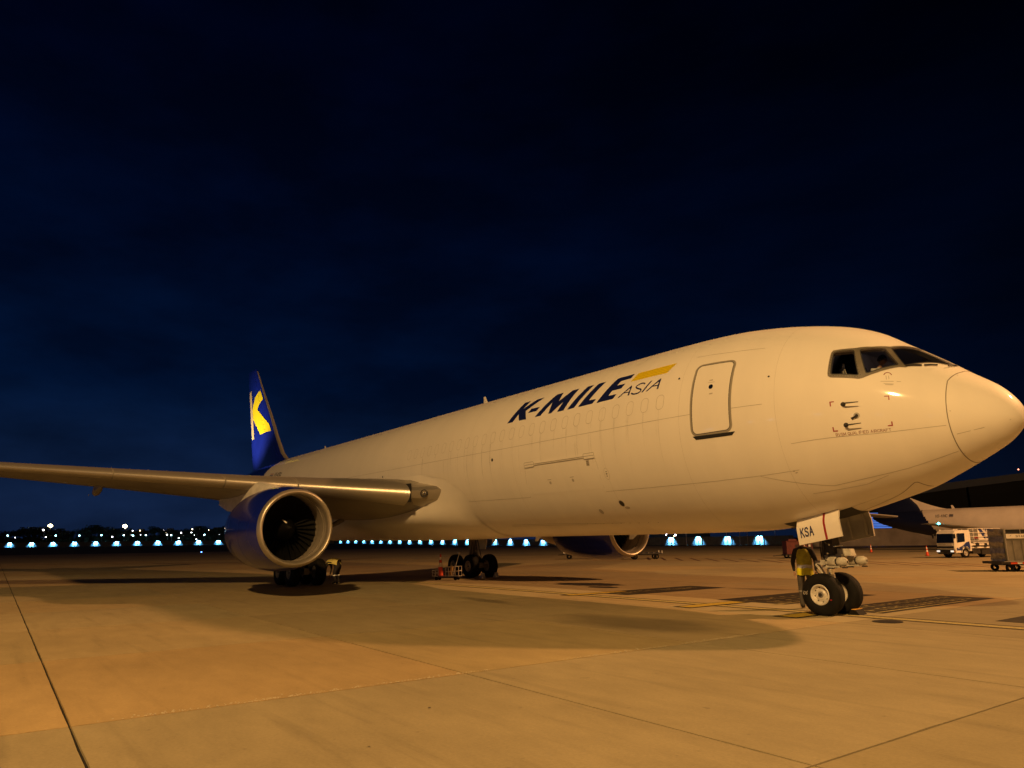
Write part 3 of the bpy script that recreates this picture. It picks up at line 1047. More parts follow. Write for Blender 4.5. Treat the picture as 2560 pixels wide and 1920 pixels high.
# cabin door with grey outline, window and scuff plate
def rrect(x0, x1, t0, t1, r, n=6):
    out = []
    rt = r / KM
    for cx, ct, a in ((x1 - r, t1 - rt, 0), (x0 + r, t1 - rt, 90), (x0 + r, t0 + rt, 180), (x1 - r, t0 + rt, 270)):
        for k in range(n + 1):
            q = rad(a + 90 * k / n)
            out.append((cx + r * math.cos(q), ct + rt * math.sin(q)))
    return out
D_IN = rrect(-1.835, -0.785, -6.6, 34.0, .13)
D_OUT = rrect(-1.90, -0.72, -8.0, 35.4, .19)
door = decal('cabin_door', [D_IN], M['white'], plane, off=.006)
decal('door_outline', [D_OUT], M['doorline'], door, off=.004, holes=[D_IN])
strip('door_gap', rrect(-1.838, -.782, -6.7, 34.1, .13), .014, M['black'], door, off=.0065, closed=True)
strip('door_gap', D_OUT, .010, M['faint'], door, off=.0045, closed=True)
decal('scuff_plate', [[(-1.87, -7.6), (-.67, -8.1), (-.76, -9.9), (-1.78, -9.6)]], M['black'], door, off=.008)
pc = on_skin([(-1.311, 18.75)], .008)[0]
pn = Vector(nrm(np.array([-1.311]), np.array([18.75]))[0])
pm = MB()
pm.cyl(pc, Vector(pc) + pn * .006, .062, n=20)
pm.build('porthole', M['tglass'], door, smooth=40)
for a, b, w_ in (((-1.415, 21.5), (-1.222, 21.5), .012), ((-1.385, 22.9), (-1.28, 22.9), .03), ((-1.34, 14.55), (-1.24, 14.6), .035)):
    strip('door_placard', [a, b], w_, M['faint'], door, off=.0075)
# blanked cabin windows: a fine raised ring each
for k in range(26):
    x = -2.89 - .5535 * k
    if x < -17: break
    t = 15.0
    ring = rrect(x - .125, x + .125, t - 4.4, t + 4.3, .11)
    o = strip('blanked_window', ring, .010, M['faint'], plane, off=.004, closed=True, sub=.05)
# rain streaks under the blanked windows and grime along the keel: thin translucent films
def film(name, col, a):
    m = mat(name, col, .6, spec=.2)
    nt = m.node_tree
    N, L = nt.nodes, nt.links
    geo = N.new('ShaderNodeNewGeometry')
    mp = N.new('ShaderNodeMapping')
    mp.inputs['Scale'].default_value = (2.0, 1.2, 1.2)
    no = N.new('ShaderNodeTexNoise')
    no.inputs['Scale'].default_value = 1.6
    no.inputs['Detail'].default_value = 5
    r = N.new('ShaderNodeMapRange')
    r.inputs['From Min'].default_value = .35
    r.inputs['From Max'].default_value = .68
    r.inputs['To Min'].default_value = 0
    r.inputs['To Max'].default_value = a
    L.new(geo.outputs['Position'], mp.inputs[0])
    L.new(mp.outputs[0], no.inputs['Vector'])
    L.new(no.outputs['Fac'], r.inputs[0])
    L.new(r.outputs[0], N['Principled BSDF'].inputs['Alpha'])
    return m
M['streak'] = film('rain_streak', (.30, .24, .15), .10)
rs = random.Random(8)
sm = MB()
for k in range(26):
    x = -2.89 - .5535 * k
    if x < -16: break
    for q in range(rs.choice((1, 2, 2, 3))):
        xa, w_ = x + rs.uniform(-.12, .12), rs.uniform(.02, .07)
        ta, tb = 10.4, rs.uniform(-24, 0)
        T = np.linspace(ta, tb, 9)
        vs = []
        for i, t in enumerate(T):
            wv = w_ * (1 - .75 * (i / 8) ** 2)
            vs += [(xa - wv / 2, t), (xa + wv / 2, t)]
        sm.add(on_skin(vs, .002 + .0002 * q), [(2 * i, 2 * i + 1, 2 * i + 3, 2 * i + 2) for i in range(8)])
sm.build('rain_streak', M['streak'], plane, smooth=60)['kind'] = 'stuff'
# butt joints round the barrel, too fine to read but breaking the sheen
for x in (.35, -2.25, -5.1, -9.4, -12.2, -19.5, -24.6, -29.8):
    strip('skin_seam', [(x, t) for t in np.linspace(-80, 100, 37)], .004, M['faint'], plane, off=.0026)
# small ports, vents and drain marks
def disc(name, x, t, rx, rt, m, off=.004, parent=plane):
    return decal(name, [[(x + rx * math.cos(rad(a)), t + rt / KM * math.sin(rad(a))) for a in range(0, 360, 24)]], m, parent, off=off)
for x, t, r_ in ((-2.382, 28.2, .03), (.201, 20.6, .026), (-10.577, -2.1, .055), (-19.0, -.6, .04), (-21.1, -.9, .04)):
    disc('pressure_port', x, t, r_, r_, M['black'])
disc('outflow_vent', -5.06, -42.9, .085, .10, M['dark'])
disc('vent_ring', -5.06, -42.9, .105, .12, M['faint'], off=.003)
disc('service_panel', -5.12, -22.0, .10, .17, M['faint'], off=.002)
disc('service_panel', -5.12, -22.0, .092, .162, M['white'], off=.003)
for t in (-20.6, -22.0, -23.4):
    disc('panel_light', -5.12 + .03 * (t + 22) / -1.4 * -.2, t, .035 if t == -22.0 else .02, .015, M['black'], off=.0045)
# lower-deck cargo hatch: hinge, seams, latch panel
hatch = decal('cargo_hatch', [rrect(-8.76, -5.44, -31, -10.6, .10)], M['white'], plane, off=.003, maxlen=.3)
HM = MB()
for off_, (t0, t1), (x0, x1) in ((.024, (-9.45, -8.35), (-8.72, -5.47)), (.018, (-10.35, -9.6), (-8.4, -5.8))):
    pts = [(x0 + (x1 - x0) * k / 24, 0) for k in range(25)]
    ring = []
    for x, _ in pts:
        a = on_skin([(x, t0), (x, t0), (x, t1), (x, t1)], 0)
        n_ = nrm(np.array([x]), np.array([(t0 + t1) / 2]))[0]
        ring.append([tuple(a[0]), tuple(a[1] + n_ * off_), tuple(a[2] + n_ * off_), tuple(a[3])])
    HM.loft(ring, closed=True)
HM.build('hinge', M['white'], hatch)
for x0, x1 in ((-8.77, -8.27), (-5.9, -5.44)):
    decal('hinge_cover', [rrect(x0, x1, -11.3, -7.9, .03)], M['white'], hatch, off=.026)
    strip('hinge_line', rrect(x0, x1, -11.3, -7.9, .03), .010, M['seam'], hatch, off=.0265, closed=True)
strip('hinge_line', [(-8.74, -9.55), (-5.46, -9.55)], .012, M['seam'], hatch, off=.026)
strip('hinge_line', [(-8.27, -10.45), (-5.9, -10.4)], .012, M['seam'], hatch, off=.02)
decal('latch_panel', [[(-5.84, -12.1), (-5.71, -12.2), (-5.72, -15.7), (-5.85, -15.6)]], M['faint'], hatch, off=.005)
for q in range(3):
    decal('latch', [[(-5.83, -12.5 - q * 1.1), (-5.74, -12.5 - q * 1.1), (-5.74, -13.0 - q * 1.1), (-5.83, -13.0 - q * 1.1)]], M['seam'], hatch, off=.007)
for x in (-7.68, -6.61):
    strip('handle_recess', [(x - .1, -21.4), (x + .08, -21.4)], .012, M['seam'], hatch, off=.005)
    disc('handle_recess', x, -23.6, .05, .05, M['faint'], off=.004, parent=hatch)
# skin lap joints
for p, w_ in (([(-33, 4.6), (-15.3, 4.7), (-9.8, 4.6), (-1.90, 4.6)], .011), ([(-.72, 4.5), (.062, 4.4)], .012), ([(-2.058, 43.3), (-1.061, 42.3), (-.10, 42.5)], .009),
              ([(.579, -19.3), (2.224, -17.9), (3.45, -14.9)], .011), ([(-5.416, -33.42), (-1.29, -33.4), (.555, -34.8)], .010), ([(-15.75, -30.5), (-8.94, -32.7)], .010),
              ([(3.568, -27.5), (3.971, -25.8), (4.372, -23.7)], .011), ([(-.37, -34.4), (1.079, -50.0), (2.263, -50.2), (3.464, -50.7)], .011),
              ([(.561, -52.2), (1.684, -55.3), (2.168, -52.0)], .010), ([(1.0, -74.4), (1.888, -71.6)], .010),
              ([(-8.941, -32.67), (-8.875, -22.38), (-8.78, -11.3)], .008), ([(-5.45, -11.3), (-5.40, -16.8), (-5.42, -31)], .008),
              ([(-11.06, -58.2), (-8.82, -58.5), (-7.45, -60.0), (-5.6, -61.1)], .014), ([(-11.16, -60.1), (-8.9, -60.4), (-7.26, -61.8)], .014),
              ([(-30, -40), (-15, -42)], .01)):
    strip('skin_seam', p, w_, M['faint'], plane, off=.0035, sub=.25)
# faint repair straps over the crown
for x in (-4.37, -10.45):
    strip('skin_strap', [(x - .1, 50.5), (x, 56), (x + .12, 66), (x + .15, 90), (x + .15, 120)], .05, M['white2'], plane, off=.006)
# radome joint and drain studs
strip('radome_seam', [(3.50, t) for t in range(-100, 40, 6)] + [(3.498, 39.6), (3.62, 68), (3.66, 90), (3.62, 112), (3.498, 140)] + [(3.5, t) for t in range(146, 262, 6)], .018, M['seam'], plane, off=.003)
for x, t in ((3.551, 2.4), (3.527, -57.4), (3.603, 55.9)):
    disc('seam_stud', x, t, .012, .012, M['seam'])
strip('gear_door_seam', densify([(.95, -89), (1.168, -86), (1.975, -79.5), (2.42, -69.5), (2.49, -68.6), (2.53, -70), (2.556, -74.65), (2.585, -83.5), (2.605, -90.5)], 4), .018, M['seam'], plane, off=.003)
for k in range(9):
    disc('drain_mark', -7.2 + .36 * k, -60.5 - .2 * k, .018, .012, M['seam'])
for x, t, rx, rt in ((-6.1, -48.5, .08, .10), (-4.95, -46.5, .10, .05), (.43, -34.9, .025, .02), (.47, -36.2, .03, .015)):
    disc('skin_mark', x, t, rx, rt, M['faint'])
# pitot probes and angle vane
def probe(x, t):
    p = Vector(on_skin([(x, t)], 0)[0])
    n_ = Vector(nrm(np.array([x]), np.array([t]))[0])
    mb = MB()
    mb.cyl(p, p + n_ * .012, .052, .046, n=14)
    fw_ = Vector((1, .0, 0))
    fw_ = (fw_ - n_ * fw_.dot(n_)).normalized()
    mb.tube([p + n_ * .01, p + n_ * .07 + fw_ * .02, p + n_ * .115 + fw_ * .07], [.034, .028, .017], n=8)
    mb.tube([p + n_ * .115 + fw_ * .06, p + n_ * .12 + fw_ * .32], [.017, .009], n=8)
    mb.build('pitot_probe', M['steel'] if False else M['dark'], plane, smooth=50)
probe(1.768, 2.0)
probe(1.765, -11.3)
p = Vector(on_skin([(1.995, -5.0)], 0)[0])
n_ = Vector(nrm(np.array([1.995]), np.array([-5.0]))[0])
mb = MB()
mb.cyl(p, p + n_ * .008, .062, n=16)
mb.build('angle_vane', M['grey'], plane, smooth=40)
mb = MB()
mb.cyl(p + n_ * .008, p + n_ * .03, .03, n=10)
mb.prism([p + n_ * .03 + Vector((.03, 0, .01)), p + n_ * .03 + Vector((.02, 0, -.02)), p + n_ * .03 + Vector((-.10, 0, -.075)), p + n_ * .03 + Vector((-.13, 0, -.035))], n_ * .02)
mb.build('vane_blade', M['dark'], plane)
# blade aerials
for x, h in ((-14.55, .40), (-31.9, .26), (-6.4, -.14), (-14.0, -.22), (-11.2, -.16)):
    z0 = float(sect(x)[0]) if h > 0 else float(sect(x)[1])
    mb = MB()
    mb.loft([[(x + .17, 0, z0 - .03 * np.sign(h)), (x, -.035, z0 - .03 * np.sign(h)), (x - .22, 0, z0 - .03 * np.sign(h)), (x, .035, z0 - .03 * np.sign(h))],
             [(x - .10, 0, z0 + h), (x - .17, -.015, z0 + h), (x - .25, 0, z0 + h), (x - .17, .015, z0 + h)]])
    mb.build('blade_aerial', M['white2'], plane, smooth=30)

# blue paint on the tail cone
TE_ = [(-35.6, 60), (-35.84, 57.6), (-36.41, 51.7), (-36.754, 42.6), (-36.872, 35), (-36.95, 28), (-36.98, 16.6), (-37.3, 0), (-38.4, -20), (-40.5, -50), (-42.5, -80), (-43, -90)]
def tail_edge(t):
    t = t if t <= 90 else 180 - t
    T = [q[1] for q in TE_][::-1]
    Xq = [q[0] for q in TE_][::-1]
    return float(np.interp(t, T, Xq))
tm = MB()
tv = []
nth = 96
cols = [0, .03, .08, .16, .26, .38, .5, .62, .74, .86, .95, 1]
for k in range(nth):
    t = -90 + 360 * k / nth
    x0 = tail_edge(t)
    Xs = np.array([x0 + (-49.35 - x0) * c_ for c_ in cols])
    P = on_skin(list(zip(Xs, [t] * len(cols))), .006)
    tv += [tuple(q) for q in P]
nc = len(cols)
tm.add(tv, [(k * nc + i, ((k + 1) % nth) * nc + i, ((k + 1) % nth) * nc + i + 1, k * nc + i + 1) for k in range(nth) for i in range(nc - 1)])
tm.build('tail_paint', M['blue'], plane, smooth=80)
# ---------------------------------------------------------------- fin and tailplane
def airfoil(n=14, tc=.12, camber=.0):
    """closed outline from the trailing edge over the top to the nose and back: (x/c, z/c)"""
    xs_ = [.5 * (1 + math.cos(PI * k / n)) for k in range(n + 1)]
    yt = lambda x: 5 * tc * (.2969 * math.sqrt(max(x, 0)) - .126 * x - .3516 * x * x + .2843 * x ** 3 - .1036 * x ** 4)
    yc = lambda x: camber * 4 * x * (1 - x)
    up = [(x, yc(x) + yt(x)) for x in xs_]
    lo = [(x, yc(x) - yt(x)) for x in reversed(xs_[:-1])]
    return up + lo[:-1]
FIN = [(6.55, -36.6, -46.1, .085), (7.36, -38.05, -46.4, .088), (7.6, -38.8, -46.45, .09), (8.0, -39.55, -46.6, .09), (9.14, -40.75, -47.0, .09), (11.1, -42.6, -47.75, .088), (13.1, -44.65, -48.4, .085), (15.25, -46.75, -49.1, .08), (15.52, -47.1, -49.15, .04)]
fr_ = []
for z, xl, xt, tc in FIN:
    c = xl - xt
    fr_.append([(xl - x * c, y * c, z) for x, y in airfoil(12, tc)])
mb = MB()
mb.loft(fr_)
fin = mb.build('tail_fin', M['blue'], plane, smooth=50)
def fin_half(x, z):
    zz = [f[0] for f in FIN]
    xl = np.interp(z, zz, [f[1] for f in FIN])
    xt = np.interp(z, zz, [f[2] for f in FIN])
    tc = np.interp(z, zz, [f[3] for f in FIN])
    c = xl - xt
    u = min(1, max(0.0, (xl - x) / c))
    return c * 5 * tc * (.2969 * math.sqrt(u) - .126 * u - .3516 * u * u + .2843 * u ** 3 - .1036 * u ** 4)
def fin_decal(name, poly, m, sides=(-1, 1)):
    for s_ in sides:
        decal(name, [[(x, z / KM) for x, z in poly]], m, fin, maxlen=.45, fn=lambda x, t: (x, s_ * (fin_half(x, t * KM) + .012), t * KM))
fin_decal('fin_letter', [(-48.42, 13.72), (-47.82, 13.83), (-46.15, 9.76), (-46.93, 9.73)], mat('fin_letter_tan', (0.60, 0.42, 0.20), 0.4))
arm = [(-45.35, 13.45), (-44.5, 12.6), (-45.05, 12.4), (-45.62, 11.99), (-44.0, 11.2), (-42.5, 10.42), (-41.95, 9.85), (-44.27, 9.86), (-46.70, 11.34), (-47.08, 12.1), (-46.92, 12.55), (-46.39, 13.1)]
fin_decal('fin_letter', arm, M['yellow'])
# bare metal leading edge of the fin and dorsal fillet
lm = MB()
ring = []
for z, xl, xt, tc in FIN[:-1]:
    c = xl - xt
    af = [(x, y) for x, y in airfoil(40, tc) if x < .035]
    ring.append([(xl - x * c + .012, y * c * 1.06 + (.006 if y > 0 else -.006), z) for x, y in af])
k_ = min(len(r_) for r_ in ring)
ring = [r_[:k_] for r_ in ring]
lm.loft(ring, closed=False, cap=False)
lm.build('leading_edge', M['alu'], fin, smooth=60)
am = MB()
am.box((-45.05, 0, 13.2), (.5, .10, .14), Matrix.Rotation(rad(38), 3, 'Y'))
am.build('fin_aerial', M['grey'], fin)
for s_ in (-1, 1):
    rg = []
    for yy, xl, c, z in ((.6, -43.0, 6.4, 6.05), (9.3, -48.9, 2.3, 7.0)):
        rg.append([(xl - x * c, s_ * yy, z + y * c) for x, y in airfoil(10, .10)])
    mb = MB()
    mb.loft(rg)
    mb.build('tailplane', M['wing'], plane, smooth=50)

# fin floodlights on the tailplane, lit in the photograph
for s_ in (-1, 1):
    mb = MB()
    mb.cyl((-46.2, s_ * 5.2, 6.72), (-46.2, s_ * 5.2, 6.80), .09, n=12)
    mb.build('fin_floodlight', M['chrome'], plane)
    l_ = bpy.data.lights.new('fin_floodlight', 'SPOT')
    l_.energy = 4200
    l_.color = (1.0, .88, .62)
    l_.spot_size = rad(75)
    l_.spot_blend = .8
    l_.shadow_soft_size = .06
    lo_ = bpy.data.objects.new('fin_floodlight_beam', l_)
    lo_.location = (-46.0, s_ * 5.2, 6.95)
    lo_.rotation_euler = (Vector((-45.0, 0, 11.2)) - Vector((-46.0, s_ * 5.2, 6.95))).to_track_quat('-Z', 'Y').to_euler()
    COL.objects.link(lo_)

# ---------------------------------------------------------------- wings
WST = [(1.6, -14.9, 3.62, 11.6, .135, -.052), (2.35, -15.0, 3.64, 11.25, .14, -.05), (3.2, -15.15, 3.655, 10.9, .142, -.045), (5.5, -16.73, 3.87, 9.0, .128, -.036), (8.0, -18.45, 4.10, 7.3, .118, -.028),
       (12.0, -21.2, 4.47, 6.0, .11, -.018), (16.0, -23.95, 4.84, 4.75, .105, -.008), (20.0, -26.7, 5.21, 3.55, .10, 0), (23.5, -29.1, 5.53, 2.5, .10, .006), (23.85, -29.6, 5.56, 1.7, .06, .006)]
def wing_ring(st, s_, n=14, lo=0.0, hi=1.0, grow=0.0):
    y, xl, zl, c, tc, tw = st
    out = []
    for x, z in airfoil(n, tc, .012):
        out.append((xl - x * c, s_ * y, zl + z * c + tw * x * c))
    return out
def lerp_st(y):
    ys_ = [s_[0] for s_ in WST]
    return tuple(float(np.interp(y, ys_, [s_[k] for s_ in WST])) for k in range(6))
def wing_le(y, s_, up, lo, off, n=30):
    """points round the leading edge from the upper to the lower surface"""
    y_, xl, zl, c, tc, tw = lerp_st(y)
    yt = lambda x: 5 * tc * (.2969 * math.sqrt(max(x, 0)) - .126 * x - .3516 * x * x + .2843 * x ** 3 - .1036 * x ** 4)
    out = []
    for k in range(-n, n + 1):
        u = (k / n)
        x = (up if u < 0 else lo) * u * u
        z = (yt(x) if u < 0 else -yt(x)) + .012 * 4 * x * (1 - x)
        sc = 1 + off / max(.05, tc * c)
        out.append((xl - x * c + off, s_ * y, zl + (z * sc) * c + tw * x * c))
    return out
for s_ in (-1, 1):
    mb = MB()
    mb.loft([wing_ring(st, s_, 18) for st in WST])
    wing = mb.build('wing', M['wing'], plane, smooth=40)
    for y0, y1 in ((3.22, 6.75), (6.80, 9.05), (9.1, 12.6), (12.64, 16.2), (16.24, 19.8), (19.84, 23.3)):
        lo = .045 if y0 < 6.8 else .05
        mb = MB()
        off = .007 if not (6.78 < y0 < 9) else .003
        rings = []
        for k in range(7):
            y = y0 + (y1 - y0) * k / 6
            a = wing_le(y, s_, .13 if off > .005 else .09, lo, off)
            b = wing_le(y, s_, .13 if off > .005 else .09, lo, -.05)
            rings.append(a + b[::-1])
        mb.loft(rings)
        mb.build('slat', M['alu'], wing, smooth=35)
    # landing light in the root plate
    mb = MB()
    inner = [(-16.6, -2.46, 4.10), (-15.6, -2.50, 4.12), (-14.45, -2.47, 3.93), (-14.12, -2.46, 3.78), (-14.20, -2.40, 3.60), (-14.36, -2.34, 3.38), (-15.25, -2.16, 3.08), (-16.6, -2.22, 3.22)]
    outer = [(-16.6, -3.2, 4.16), (-15.85, -3.2, 4.07), (-15.34, -3.2, 3.90), (-15.155, -3.2, 3.76), (-15.125, -3.2, 3.64), (-15.20, -3.2, 3.50), (-15.55, -3.2, 3.33), (-16.6, -3.2, 3.20)]
    back = [(x, -1.9, z) for x, y, z in inner]
    mb.loft([[(x, -s_ * y, z) for x, y, z in r_] for r_ in (outer, inner, back)])
    plate = mb.build('root_plate', M['alu'], wing, smooth=18)
    o = Vector((-14.70, s_ * 2.86, 3.64))
    ax = Vector((.60, s_ * .80, 0))
    lm_ = MB()
    lm_.lathe([(.0, .16), (.03, .15), (.03, .125), (-.05, .12), (-.05, .001)], o, ax, n=22)
    hl = lm_.build('landing_light', [M['dark']], wing, smooth=35)
    hl.scale = (1, 1, 1)
    lm_ = MB()
    tv_ = Vector((-ax.y, ax.x, 0))
    for q in (-.055, .06):
        lm_.lathe([(-.02, .055), (.0, .05), (.012, .03), (.014, .001)], o + tv_ * q, ax, n=12)
    lm_.build('lamp_lens', M['chrome'], wing, smooth=50)
    gm_ = MB()
    gm_.box((-15.33, s_ * 3.205, 3.69), (.44, .016, .72))
    gm_.build('slat_gap', M['black'], wing)
    # flap track fairings
    for y, L in ((6.4, 3.0), (12.6, 3.0), (16.9, 2.4)):
        y_, xl, zl, c, tc, tw = lerp_st(y)
        mb = MB()
        z0 = zl - .03 * c - .06
        rr = []
        for t in np.linspace(0, 1, 11):
            r_ = .21 * math.sin(PI * min(1, max(.02, t)) ** .8) + .01
            x = xl - c * .52 - L * t
            rr.append([(x, s_ * y + r_ * .7 * math.cos(a), z0 - .16 * t + r_ * 1.25 * math.sin(a)) for a in np.linspace(0, 2 * PI, 13)[:-1]])
        mb.loft(rr)
        mb.build('flap_fairing', M['wing'], wing, smooth=60)
        sm = MB()
        for q in (-.12, .10):
            sm.cyl((xl - c * .52 - L - .02, s_ * y + q, z0 - .2), (xl - c * .52 - L - .20, s_ * y + q, z0 - .26), .02, .008, n=6)
        sm.build('static_wick', M['steel'], wing)
    # aileron and flap joints on the underside
    for y0, y1, f in ((3.4, 11.6, .74), (12.2, 19.6, .72)):
        mb = MB()
        for k in range(10):
            ya, yb = y0 + (y1 - y0) * k / 10, y0 + (y1 - y0) * (k + 1) / 10
            q = []
            for y, g_ in ((ya, 0), (ya, .012), (yb, .012), (yb, 0)):
                y_, xl, zl, c, tc, tw = lerp_st(y)
                yt = 5 * tc * (.2969 * math.sqrt(f) - .126 * f - .3516 * f * f + .2843 * f ** 3 - .1036 * f ** 4)
                q.append((xl - (f + g_) * c, s_ * y, zl + (.012 * 4 * f * (1 - f) - yt + tw * f) * c - .012))
            mb.add(q, [(0, 1, 2, 3)])
        mb.build('flap_joint', M['black'], wing)
    if s_ == -1:
        # vortex generators / fasteners catching the light along the upper skin
        vg = MB()
        for k in range(6):
            y = 9.6 + .6 * k
            y_, xl, zl, c, tc, tw = lerp_st(y)
            vg.box((xl - .16 * c, -y, zl + .052 * c), (.12, .01, .05))
        vg.build('vortex_generator', M['steel'], wing)

# wing-to-body fairing
FE = [(-15.48, -4.5), (-14.8, -7.4), (-14.0, -9.7), (-13.61, -12.1), (-13.3, -15.5), (-12.97, -19.2), (-12.76, -22.8), (-12.62, -26.7), (-12.6, -30.5), (-12.6, -36), (-12.65, -45), (-12.6, -60), (-12.5, -75), (-12.5, -90)]
for s_ in (0, 1):
    mb = MB()
    T = np.linspace(-4.5, -90, 36)
    U = [0, .02, .06, .12, .2, .3, .42, .55, .68, .8, .9, 1]
    vs = []
    for t in T:
        xf = float(np.interp(-t, [-q[1] for q in FE], [q[0] for q in FE]))
        X = np.array([xf + (-27.5 - xf) * u for u in U])
        wgt = math.exp(-((t + 48) / 19.0) ** 2)
        off = [.012 + .055 * max(0, math.sin(PI * min(1, max(0, (u - .02) * 1.02)) ** .62)) for u in U]
        tt = t if s_ == 0 else 180 - t
        P = surf(X, np.full_like(X, tt)) + nrm(X, np.full_like(X, tt)) * np.array(off)[:, None]
        P[:, 1] += (-1 if s_ == 0 else 1) * np.array([.92 * wgt * max(0, math.sin(PI * min(1, max(0, (u - .04) * 1.04)) ** .62)) ** 1.6 for u in U])
        vs += [tuple(q) for q in P]
    n_ = len(U)
    mb.add(vs, [(a * n_ + b, (a + 1) * n_ + b, (a + 1) * n_ + b + 1, a * n_ + b + 1) for a in range(len(T) - 1) for b in range(n_ - 1)])
    mb.build('body_fairing', M['white'], plane, smooth=80)
    e_ = FE if s_ == 0 else mirror(FE)
    strip('fairing_edge', e_, .022, M['white2'], plane, off=.018)

# ---------------------------------------------------------------- engines
ENX, ENZ, ENY = -14.32, 2.335, 7.93
def make_engine(s_):
    y0 = s_ * ENY
    root = bpy.data.objects.new('engine', None)
    COL.objects.link(root)
    root.parent = plane
    o, ax = (ENX, y0, ENZ), (-1, 0, 0)
    mb = MB()
    mb.lathe([(.02, 1.175), (-.005, 1.20), (.0, 1.222), (.03, 1.255), (.08, 1.285), (.15, 1.31)], o, ax, n=72)
    mb.lathe([(.02, 1.175), (.05, 1.15), (.09, 1.13), (.14, 1.118), (.20, 1.112)], o, ax, n=72)
    mb.build('inlet_lip', M['lip'], root, smooth=70)
    mb = MB()
    mb.lathe([(.15, 1.311), (.3, 1.345), (.6, 1.395), (1.1, 1.445), (1.8, 1.47), (2.6, 1.455), (3.4, 1.39), (4.1, 1.27), (4.35, 1.21), (4.33, 1.17), (3.9, 1.15), (3.6, 1.12)], o, ax, n=72)
    mb.build('nacelle', M['blue'], root, smooth=70)
    mb = MB()
    mb.lathe([(.20, 1.111), (.45, 1.105), (.452, 1.093), (.7, 1.105), (1.0, 1.14), (1.25, 1.175), (1.45, 1.18)], o, ax, n=64)
    mb.build('inlet_duct', M['duct'], root, smooth=25)
    for x_, w_ in ((.455, .02), (1.0, .015)):
        mb = MB()
        r_ = 1.091 if x_ < .5 else 1.137
        mb.lathe([(x_, r_), (x_ + w_, r_), ], o, ax, n=64)
        mb.build('duct_joint', M['dark'], root, smooth=60)
    # fan: disc, blades, spinner with its white tick
    fan = bpy.data.objects.new('fan', None)
    COL.objects.link(fan)
    fan.parent = root
    mb = MB()
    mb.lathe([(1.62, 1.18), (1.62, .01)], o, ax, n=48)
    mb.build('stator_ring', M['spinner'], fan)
    bl = MB()
    for k in range(2):
        pass
    pts = []
    for t in np.linspace(0, 1, 7):
        r_ = .40 + .73 * t
        ch = .17 + .10 * t
        an = rad(28 + 34 * t)
        for u in (-.5, 0, .5):
            pts.append((-(1.32 - .02 * t) + ch * u * math.cos(an), ch * u * math.sin(an) + .03 * (0 if u else 1) * t, r_))
    bl.add(pts, [(a * 3 + b, a * 3 + b + 1, (a + 1) * 3 + b + 1, (a + 1) * 3 + b) for a in range(6) for b in range(2)])
    bme = bl.mesh('fan_blade', M['fan'], 60)
    for k in range(34):
        b = bpy.data.objects.new('fan_blade', bme)
        COL.objects.link(b)
        b.parent = fan
        b.location = (ENX, y0, ENZ)
        b.rotation_euler = (2 * PI * k / 34, 0, 0)
    mb = MB()
    mb.lathe([(.62, .001), (.66, .07), (.78, .17), (.95, .27), (1.15, .36), (1.34, .42), (1.45, .43)], o, ax, n=32)
    mb.build('spinner', M['spinner'], fan, smooth=60)
    mb = MB()
    a = rad(118)
    q = []
    for x_, r_ in ((.80, .19), (.93, .262), (1.06, .325)):
        for da in (-.10, .10):
            q.append((ENX - x_ + .012, y0 + (r_ + .012) * math.cos(a + da * .25 / r_), ENZ + (r_ + .012) * math.sin(a + da * .25 / r_)))
    mb.add(q, [(0, 1, 3, 2), (2, 3, 5, 4)])
    mb.build('spinner_tick', M['white2'], fan)
    # core cowl, nozzle and plug
    mb = MB()
    mb.lathe([(3.4, .98), (4.2, .95), (4.9, .86), (5.7, .70), (6.2, .60), (6.18, .57), (5.7, .55)], o, ax, n=40)
    mb.build('core_nozzle', M['alu'], root, smooth=60)
    mb = MB()
    mb.lathe([(5.5, .42), (6.1, .36), (6.7, .18), (6.9, .02)], o, ax, n=24)
    mb.build('exhaust_plug', M['dark'], root, smooth=60)
    # pylon
    mb = MB()
    rr = []
    for x, hw, zb, zt in ((-16.05, .05, ENZ + 1.38, ENZ + 1.46), (-16.6, .17, ENZ + 1.25, ENZ + 1.56), (-17.4, .26, ENZ + 1.15, ENZ + 1.70), (-18.3, .31, ENZ + 1.1, ENZ + 1.83), (-19.2, .31, ENZ + .95, ENZ + 1.80), (-20.5, .30, ENZ + .75, ENZ + 1.65), (-22.0, .26, ENZ + .85, ENZ + 1.5), (-24.0, .10, ENZ + 1.2, ENZ + 1.5)):
        rr.append([(x, y0 - hw, zb), (x, y0 - hw, zb + (zt - zb) * .72), (x, y0 - hw * .6, zt - .03), (x, y0, zt), (x, y0 + hw * .6, zt - .03), (x, y0 + hw, zb + (zt - zb) * .72), (x, y0 + hw, zb)])
    mb.loft(rr)
    mb.build('pylon', M['white2'], root, smooth=45)
    # strake, latches and cowl joints
    for sg in (1,) :
        a = rad(35) if s_ < 0 else rad(145)
        mb = MB()
        for xa in (.0,):
            p = [(ENX - .9, y0 + 1.455 * math.cos(a), ENZ + 1.455 * math.sin(a)), (ENX - 2.2, y0 + 1.47 * math.cos(a), ENZ + 1.47 * math.sin(a)), (ENX - 2.2, y0 + 1.80 * math.cos(a), ENZ + 1.80 * math.sin(a)), (ENX - 1.6, y0 + 1.76 * math.cos(a), ENZ + 1.76 * math.sin(a))]
            mb.prism(p, (0, .02 * math.sin(a), .02))
        mb.build('nacelle_strake', M['blue'], root)
    for x_, r_ in ((1.75, 1.4765), (3.05, 1.424)):
        mb = MB()
        mb.lathe([(x_, r_), (x_ + .012, r_)], o, ax, n=60)
        mb.build('cowl_joint', M['navy'], root, smooth=60)
    lt = MB()
